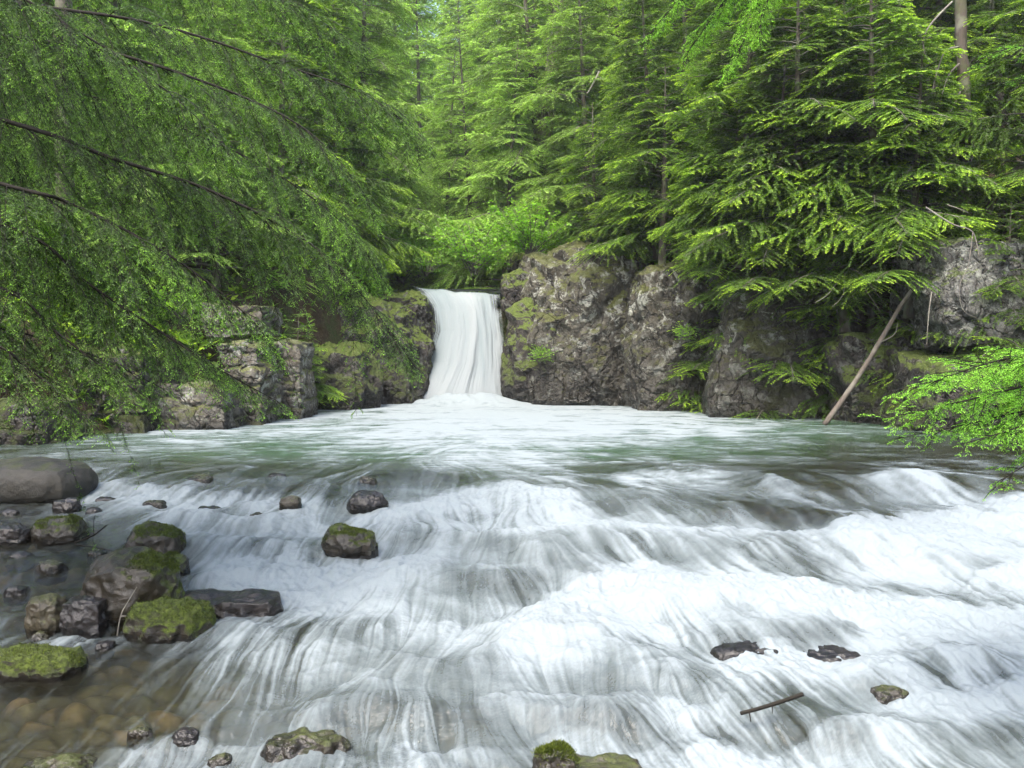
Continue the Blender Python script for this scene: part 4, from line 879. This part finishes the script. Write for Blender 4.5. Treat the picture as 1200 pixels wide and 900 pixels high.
for i, (pts, r, L2) in enumerate(LB):
    if i in (9, 12): continue
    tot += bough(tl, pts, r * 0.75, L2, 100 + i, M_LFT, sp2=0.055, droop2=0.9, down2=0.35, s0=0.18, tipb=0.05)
# right edge: fresh bough close to the camera
tr_ = empty('hemlock_sapling'); tag(tr_, 'fresh bright green hemlock boughs reaching in over the water at the right edge', 'tree')
link('trunk', mesh('trunk', *tube_path(polycurve([(4.3, 5.0, -1.0), (4.25, 5.0, 1.5), (4.2, 5.1, 4.5)], 16), np.linspace(0.09, 0.03, 16), 10)), M_BARK, tr_)
RB = [
 (B((1480, 380, 4.9), (1300, 400, 4.7), (1190, 418, 4.6), (1120, 440, 4.55), (1046, 458, 4.5)), .010, .42),
 (B((1480, 420, 4.6), (1300, 435, 4.5), (1190, 455, 4.45), (1110, 475, 4.4), (1036, 490, 4.4)), .010, .42),
 (B((1480, 450, 4.8), (1300, 465, 4.7), (1200, 482, 4.6), (1120, 500, 4.6), (1048, 514, 4.6)), .009, .34),
 (B((1480, 400, 4.4), (1300, 404, 4.3), (1220, 412, 4.25), (1160, 425, 4.2), (1090, 448, 4.2)), .009, .34),
 (B((1480, 470, 4.3), (1320, 470, 4.25), (1240, 485, 4.2), (1180, 505, 4.2), (1130, 520, 4.2)), .009, .30),
 (B((1480, 530, 4.5), (1330, 515, 4.4), (1240, 530, 4.3), (1190, 552, 4.3), (1163, 574, 4.3)), .007, .24),
 (B((1480, 500, 5.0), (1330, 490, 4.9), (1240, 500, 4.8), (1150, 515, 4.8)), .007, .26),
]
for i, (pts, r, L2) in enumerate(RB):
    tot += bough(tr_, pts, r, L2, 200 + i, M_NEW, sp2=0.04, droop2=0.35, down2=0.12, s0=0.05, twiglet=0.11, need=0.016, nw=0.0027, spn=0.006, tipb=0.3, roll=0.5)
# top centre and top right boughs
tc = empty('hemlock_tree'); tag(tc, 'hemlock bough tips hanging in from the top edge right of centre', 'tree')
link('trunk', mesh('trunk', *tube_path(polycurve([(4.6, 8.6, 9.0), (3.9, 7.9, 7.0), (3.3, 7.2, 5.9)], 16), np.linspace(0.05, 0.02, 16), 8)), M_DTWIG, tc)
for i, (pts, r, L2) in enumerate([
 (B((1100, -330, 7.2), (960, -150, 6.8), (880, -40, 6.5), (835, 20, 6.4), (800, 70, 6.4)), .014, .50),
 (B((1050, -300, 6.8), (900, -150, 6.4), (830, -50, 6.2), (785, 10, 6.2), (758, 45, 6.2)), .012, .42),
 (B((1100, -250, 6.9), (960, -120, 6.5), (900, -30, 6.3), (880, 30, 6.3), (850, 88, 6.3)), .012, .45),
 (B((1100, -250, 6.6), (980, -120, 6.3), (925, -40, 6.1), (895, 10, 6.1), (890, 50, 6.1)), .012, .36)]):
    tot += bough(tc, pts, r, L2, 300 + i, M_NEW, sp2=0.032, droop2=0.5, down2=0.3, s0=0.1, tipb=0.5, ang2=0.75, roll=0.5)
tq = empty('hemlock_tree'); tag(tq, 'hemlock bough tip entering at the upper right edge before the snag', 'tree')
link('trunk', mesh('trunk', *tube_path(polycurve([(7.9, 9.0, -0.2), (7.8, 9.0, 4), (7.7, 9.1, 9)], 16), np.linspace(0.14, 0.06, 16), 10)), M_BARK, tq)
for i, (pts, r, L2) in enumerate([
 (B((1440, 20, 9.0), (1320, 60, 8.4), (1230, 52, 8.0), (1170, 60, 7.9), (1140, 75, 7.9)), .012, .30),
 (B((1450, 110, 8.8), (1340, 85, 8.4), (1250, 80, 8.2), (1185, 95, 8.0)), .010, .30)]):
    tot += bough(tq, pts, r, L2, 320 + i, M_NEW, sp2=0.065, droop2=0.4, down2=0.15, s0=0.1)
print('boughs', tot, round(time.time() - T0, 1))

# ------------------------------------------------------------------ snag, logs, dead twigs
def stick(name, paths, mat, label, cat, group=None):
    """paths: list of (points, r0, r1); the first is the stem, the others its dead branches"""
    e = None
    for i, (pts, r0, r1) in enumerate(paths):
        pc = polycurve(pts, 26); pc = pc + 0.25 * max(r0, .01) * np.stack([fbm(pc * 3 + i, 2), fbm(pc * 3 + 7 + i, 2), fbm(pc * 3 + 3, 2)], -1)
        V, F = tube_path(np.concatenate([pc[:1], pc, pc[-1:]]), np.r_[0.001, np.linspace(r0, r1, 26), 0.001], 9 if r0 > 0.03 else 5)
        if r0 > 0.03: V = V + 0.18 * r0 * np.stack([fbm(V * 9, 3), fbm(V * 9 + 4, 3), V[:, 0] * 0], -1)
        if e is None: e = link(name, mesh(name, V, F), mat); tag(e, label, cat, group)
        else: link('dead_branch', mesh('dead_branch', V, F), M_DEAD if mat is not M_DTWIG else mat, e)
    return e
sn = [(B((1130, 260, 16.9), (1131, 190, 16.8), (1131, 120, 16.8), (1127, 50, 16.8), (1123, -60, 16.9), (1120, -150, 16.9)), .13, .09)]
for a in ([(1124, 55, 16.7), (1108, 60, 16.3), (1098, 85, 16.1), (1092, 110, 16.0)], [(1124, 75, 16.7), (1112, 88, 16.4), (1102, 118, 16.2)],
          [(1125, 108, 16.7), (1117, 125, 16.3), (1104, 148, 16.1)], [(1128, 140, 16.7), (1126, 160, 16.4)], [(1128, 168, 16.7), (1118, 182, 16.4), (1110, 188, 16.3)],
          [(1116, 2, 16.6), (1098, 20, 16.3), (1084, 40, 16.1), (1083, 60, 16.0), (1090, 74, 16.0)], [(1132, 165, 16.7), (1142, 172, 16.4), (1138, 190, 16.3)]):
    sn.append((B(*a), .022, .006))
stick('dead_snag', sn, M_BARK, 'bare grey brown snag trunk with bleached broken twigs at upper right', 'dead tree')
o_ = stick('dead_snag', [(B((632, 260, 29.6), (636, 160, 29.5), (648, 60, 29.5), (656, -40, 29.6), (660, -140, 29.6)), .17, .13)], M_BARK, 'trunk shaggy with pale hanging lichen above the bright shrubs', 'dead tree')
rr = np.random.default_rng(9); n_ = 2600; q_ = rr.random(n_); pth = polycurve(B((632, 260, 29.6), (636, 160, 29.5), (648, 60, 29.5), (656, -40, 29.6), (660, -140, 29.6)), 60)
pq = np.stack([np.interp(q_ * 59, np.arange(60), pth[:, k]) for k in range(3)], -1); an = rr.random(n_) * 6.28; rq = 0.17 + 0.12 * rr.random(n_) * (np.sin(q_ * 23) > -0.3)
cu = Cv(pq + np.stack([np.cos(an), np.sin(an), 0 * an], -1) * rq[:, None], np.stack([np.cos(an) * .25, np.sin(an) * .25, -np.ones(n_)], -1), 0.12 + 0.25 * rr.random(n_), np.zeros(n_), an, an)
V, F, t, r_ = leaves(cu, 0.014, rr, up=1.2); l_ = link('lichen', mesh('lichen', V, F, smooth=False), M_LICH, o_); l_['kind'] = 'stuff'
stick('dead_snag', [(B((76, 260, 15.0), (76, 150, 14.6), (74, 60, 14.6), (73, -60, 14.6)), .15, .13)], M_BARK, 'grey brown trunk glimpsed through the boughs at upper left', 'dead tree')
stick('fallen_log', [(B((966, 498, 16.6), (1000, 450, 16.5), (1030, 402, 16.4), (1060, 352, 16.5), (1090, 316, 16.6)), .052, .034),
     (B((1030, 402, 16.4), (1048, 392, 16.2), (1052, 378, 16.1)), .015, .005)], M_LOG, 'long bare log leaning from the pool up against the cliff', 'log')
stick('fallen_log', [(B((1150, 262, 16.9), (1170, 225, 17.0), (1195, 195, 17.2), (1240, 150, 17.5)), .08, .07)], M_BARK, 'dark log slanting up the slope at the right edge', 'log')
stick('dead_limb', [(B((1085, 243, 14.8), (1115, 262, 14.6), (1140, 272, 14.5), (1147, 300, 14.4)), .015, .008), (B((1140, 272, 14.5), (1135, 310, 14.4), (1125, 335, 14.4), (1128, 362, 14.4), (1145, 373, 14.4)), .008, .004),
     (B((1110, 240, 14.8), (1125, 245, 14.6), (1136, 250, 14.6)), .010, .004)], M_DEAD, 'thin bleached dead limb hanging over the pale grey block', 'branch')
stick('dead_limb', [(B((1003, 322, 17.0), (1018, 345, 16.8), (1032, 366, 16.7)), .014, .006), (B((1010, 325, 17.0), (1024, 340, 16.8), (1040, 360, 16.8)), .010, .004)], M_DEAD, 'pair of thin pale twigs above the leaning log', 'branch')
stick('dead_limb', [(B((985, 325, 17.0), (970, 345, 16.6), (955, 355, 16.5)), .012, .005), (B((990, 320, 17.0), (988, 345, 16.6), (975, 360, 16.5)), .008, .004)], M_DEAD, 'forked grey twig in front of the bulging cliff', 'branch')
stick('dead_limb', [(B((1092, 342, 15.0), (1088, 370, 14.9), (1086, 405, 14.9)), .012, .005)], M_DEAD, 'pale stick hanging straight down left of the pale grey block', 'branch')
stick('dead_limb', [(B((702, 84, 25.5), (695, 98, 25.4), (688, 110, 25.3)), .03, .015)], M_DEAD, 'short white broken branch stub high among the right hemlocks', 'branch')
zf = z0(5.35)
stick('driftwood_twig', [(B((868, 836, 4.98), (893, 829, 5.0), (915, 822, 5.02), (941, 813, 5.04)), .011, .013), (B((878, 833, 4.98), (880, 846, 4.97)), .005, .002), (B((905, 826, 5.0), (905, 836, 4.99)), .004, .002)],
      M_DTWIG, 'short dark broken stick lying over the lower right rapids', 'stick')
stick('driftwood_twig', [(B((88, 636, 7.6), (110, 627, 7.5), (125, 615, 7.5)), .010, .004), (B((110, 627, 7.5), (110, 610, 7.5), (112, 603, 7.5)), .004, .002), (B((88, 638, 7.6), (120, 643, 7.4), (143, 650, 7.3)), .007, .003)],
      M_DTWIG, 'dark forked twig snagged between two mossy boulders', 'stick')
stick('driftwood_twig', [(B((137, 745, 5.9), (142, 720, 5.9), (150, 705, 5.95), (160, 688, 6.0)), .005, .002), (B((142, 722, 5.9), (148, 722, 5.9)), .006, .004)],
      M_DEAD, 'thin pale twig standing up before the biggest mossy boulder', 'stick')
stick('driftwood_twig', [(B((190, 655, 7.0), (205, 668, 6.9), (215, 675, 6.9)), .004, .002)], M_DTWIG, 'tiny dark twig hanging off the rounded mossy boulder', 'stick')

# ------------------------------------------------------------------ broad leaved shrubs
def shrub(seed, H, W, nst=30, leaf=0.085):
    rr = np.random.default_rng(seed); az = rr.random(nst) * 6.28; ti = 0.3 + 0.6 * rr.random(nst)
    st = Cv(np.zeros((nst, 3)) + 0.05 * rr.standard_normal((nst, 3)), np.stack([np.cos(az) * ti * W / H, np.sin(az) * ti * W / H, np.ones(nst)], -1), H * (0.7 + 0.5 * rr.random(nst)), np.full(nst, 0.12), np.full(nst, 0.014), np.zeros(nst))
    c2, f2 = spawn(st, 0.10, 0.15, 0.8, lambda f, L: 0.5 * (1.1 - 0.6 * f), 0.25, 0.5, rr, r=0.004)
    c3, f3 = spawn(c2, 0.035, 0.15, 0.9, lambda f, L: leaf * np.ones(len(f)), 1.0, 0.35, rr, r=0.001, down=0.2)
    c3.t = np.clip(0.4 + 0.6 * rr.random(len(c3.L)), 0, 1)
    V, F, t, r = leaves(c3, leaf * 0.36, rr, up=0.5)
    return dict(stems=mesh('stems', *join([tubes(st, 6, 5, 0.3), tubes(c2, 3, 3, 0.3)])), foliage=mesh('foliage', V, F, dict(tip=t, rnd=r), smooth=False))
SH = [shrub(51, 1.7, 2.4), shrub(52, 0.9, 1.1, 14, 0.07), shrub(53, 2.8, 2.6, 50, 0.11)]
def put_shrub(i, px, py, d, s, label, rz=0.0, loc=None):
    p = P(px, py, d) if loc is None else loc
    e = empty('leafy_shrub', tuple(p)); e.scale = (s, s, s); e.rotation_euler = (0.25, 0, rz); tag(e, label, 'shrub')
    for k, me in SH[i].items():
        if not me.materials: me.materials.append(M_DEC if k == 'foliage' else M_TWIG)
        link(k, me, None, e)
put_shrub(0, 555, 318, 25.2, 1.15, 'bright green broad leaved shrub over the lip of the waterfall', 0.4)
put_shrub(0, 622, 300, 24.6, 1.1, 'bright green shrub above the small purplish rock', 2.0)
put_shrub(1, 500, 322, 26.2, 1.0, 'low yellow green shrub on the left of the waterfall lip', 1.0)
put_shrub(1, 632, 425, 22.0, 0.55, 'tiny green shrub growing out of the dark wet shoulder', 1.0)
put_shrub(1, 800, 400, 19.9, 0.5, 'tiny yellow green shrub on the cliff cleft', 1.0)
put_shrub(2, 470, 330, 33.0, 1.2, 'glowing yellow green bush in the open valley gap', 0.3)
put_shrub(2, 430, 330, 31.0, 1.1, 'glowing green bush left of the valley gap', 2.3)
put_shrub(2, 500, 335, 37.0, 1.5, 'pale green bush deep in the valley gap', 4.3)
put_shrub(0, 400, 352, 25.0, 0.9, 'green shrub on top of the mossy left cliff', 3.0)
put_shrub(0, 310, 362, 21.5, 0.8, 'green shrub on the bank behind the stone pillar', 5.0)
put_shrub(1, 215, 375, 18.6, 1.0, 'yellowish shrub on top of the left ledge', 4.0)

# ------------------------------------------------------------------ damp valley air
zt_ = max([tz(o.location.x, o.location.y) + 25 for o in bpy.data.objects if o.get('group') == GF] + [40.0])
x0, x1, y0, y1, zz0, zz1 = -402.0, 402.0, -302.0, 502.0, -2.2, min(zt_, 54.0)
hv = [(x, y, z) for z in (zz0, zz1) for y in (y0, y1) for x in (x0, x1)]
m = N('damp_air'); pv = m.n('ShaderNodeVolumePrincipled'); pv.inputs['Color'].default_value = (0.93, 0.97, 0.95, 1); pv.inputs['Density'].default_value = 0.0010; pv.inputs['Anisotropy'].default_value = 0.35
m.l(pv.outputs[0], m.out.inputs['Volume'])
tag(link('haze', mesh('haze', hv, np.array([(0, 2, 3, 1), (4, 5, 7, 6), (0, 1, 5, 4), (2, 6, 7, 3), (0, 4, 6, 2), (1, 3, 7, 5)]), smooth=False), m.m), kind='stuff', label='thin damp haze filling the valley')
# ------------------------------------------------------------------ light, sky, camera
EL, AZ = R(58), R(205)     # direction the soft light comes from
w = bpy.data.worlds.new('World'); scn.world = w; w.use_nodes = True; nt = w.node_tree; bg = nt.nodes['Background']
sk = nt.nodes.new('ShaderNodeTexSky'); sk.sky_type = 'NISHITA'; sk.sun_disc = False; sk.sun_elevation = EL; sk.sun_rotation = AZ
sk.air_density = 1.0; sk.dust_density = 4.0; sk.ozone_density = 1.0
nt.links.new(sk.outputs[0], bg.inputs[0]); bg.inputs[1].default_value = 0.15
sun = bpy.data.lights.new('sun', 'SUN'); sun.energy = 1.5; sun.angle = R(25); sun.color = (1.0, 0.95, 0.86)
so = bpy.data.objects.new('sun', sun); COL.objects.link(so)
# sun_rotation is measured from +Y clockwise
dirv = (sin(AZ) * cos(EL), cos(AZ) * cos(EL), sin(EL))
from mathutils import Vector
so.rotation_euler = Vector(dirv).to_track_quat('Z', 'Y').to_euler(); so.location = (0, 0, 30)

cam = bpy.data.cameras.new('camera'); cam.lens = 36 * FPX / 1200; cam.sensor_width = 36; cam.clip_end = 2000; cam.clip_start = 0.05
co = bpy.data.objects.new('camera', cam); COL.objects.link(co); co.location = tuple(CAM); co.rotation_euler = (pi / 2 - PITCH, 0, 0); scn.camera = co
scn.view_settings.view_transform = 'Standard'; scn.view_settings.look = 'None'; scn.view_settings.gamma = 1; scn.view_settings.exposure = 1.9
cy = scn.cycles
cy.use_denoising = True; cy.max_bounces = 7; cy.diffuse_bounces = 4; cy.glossy_bounces = 2; cy.transmission_bounces = 4; cy.transparent_max_bounces = 12
cy.caustics_reflective = False; cy.caustics_refractive = False; cy.use_adaptive_sampling = True; cy.adaptive_threshold = 0.035
print('done', round(time.time() - T0, 1))
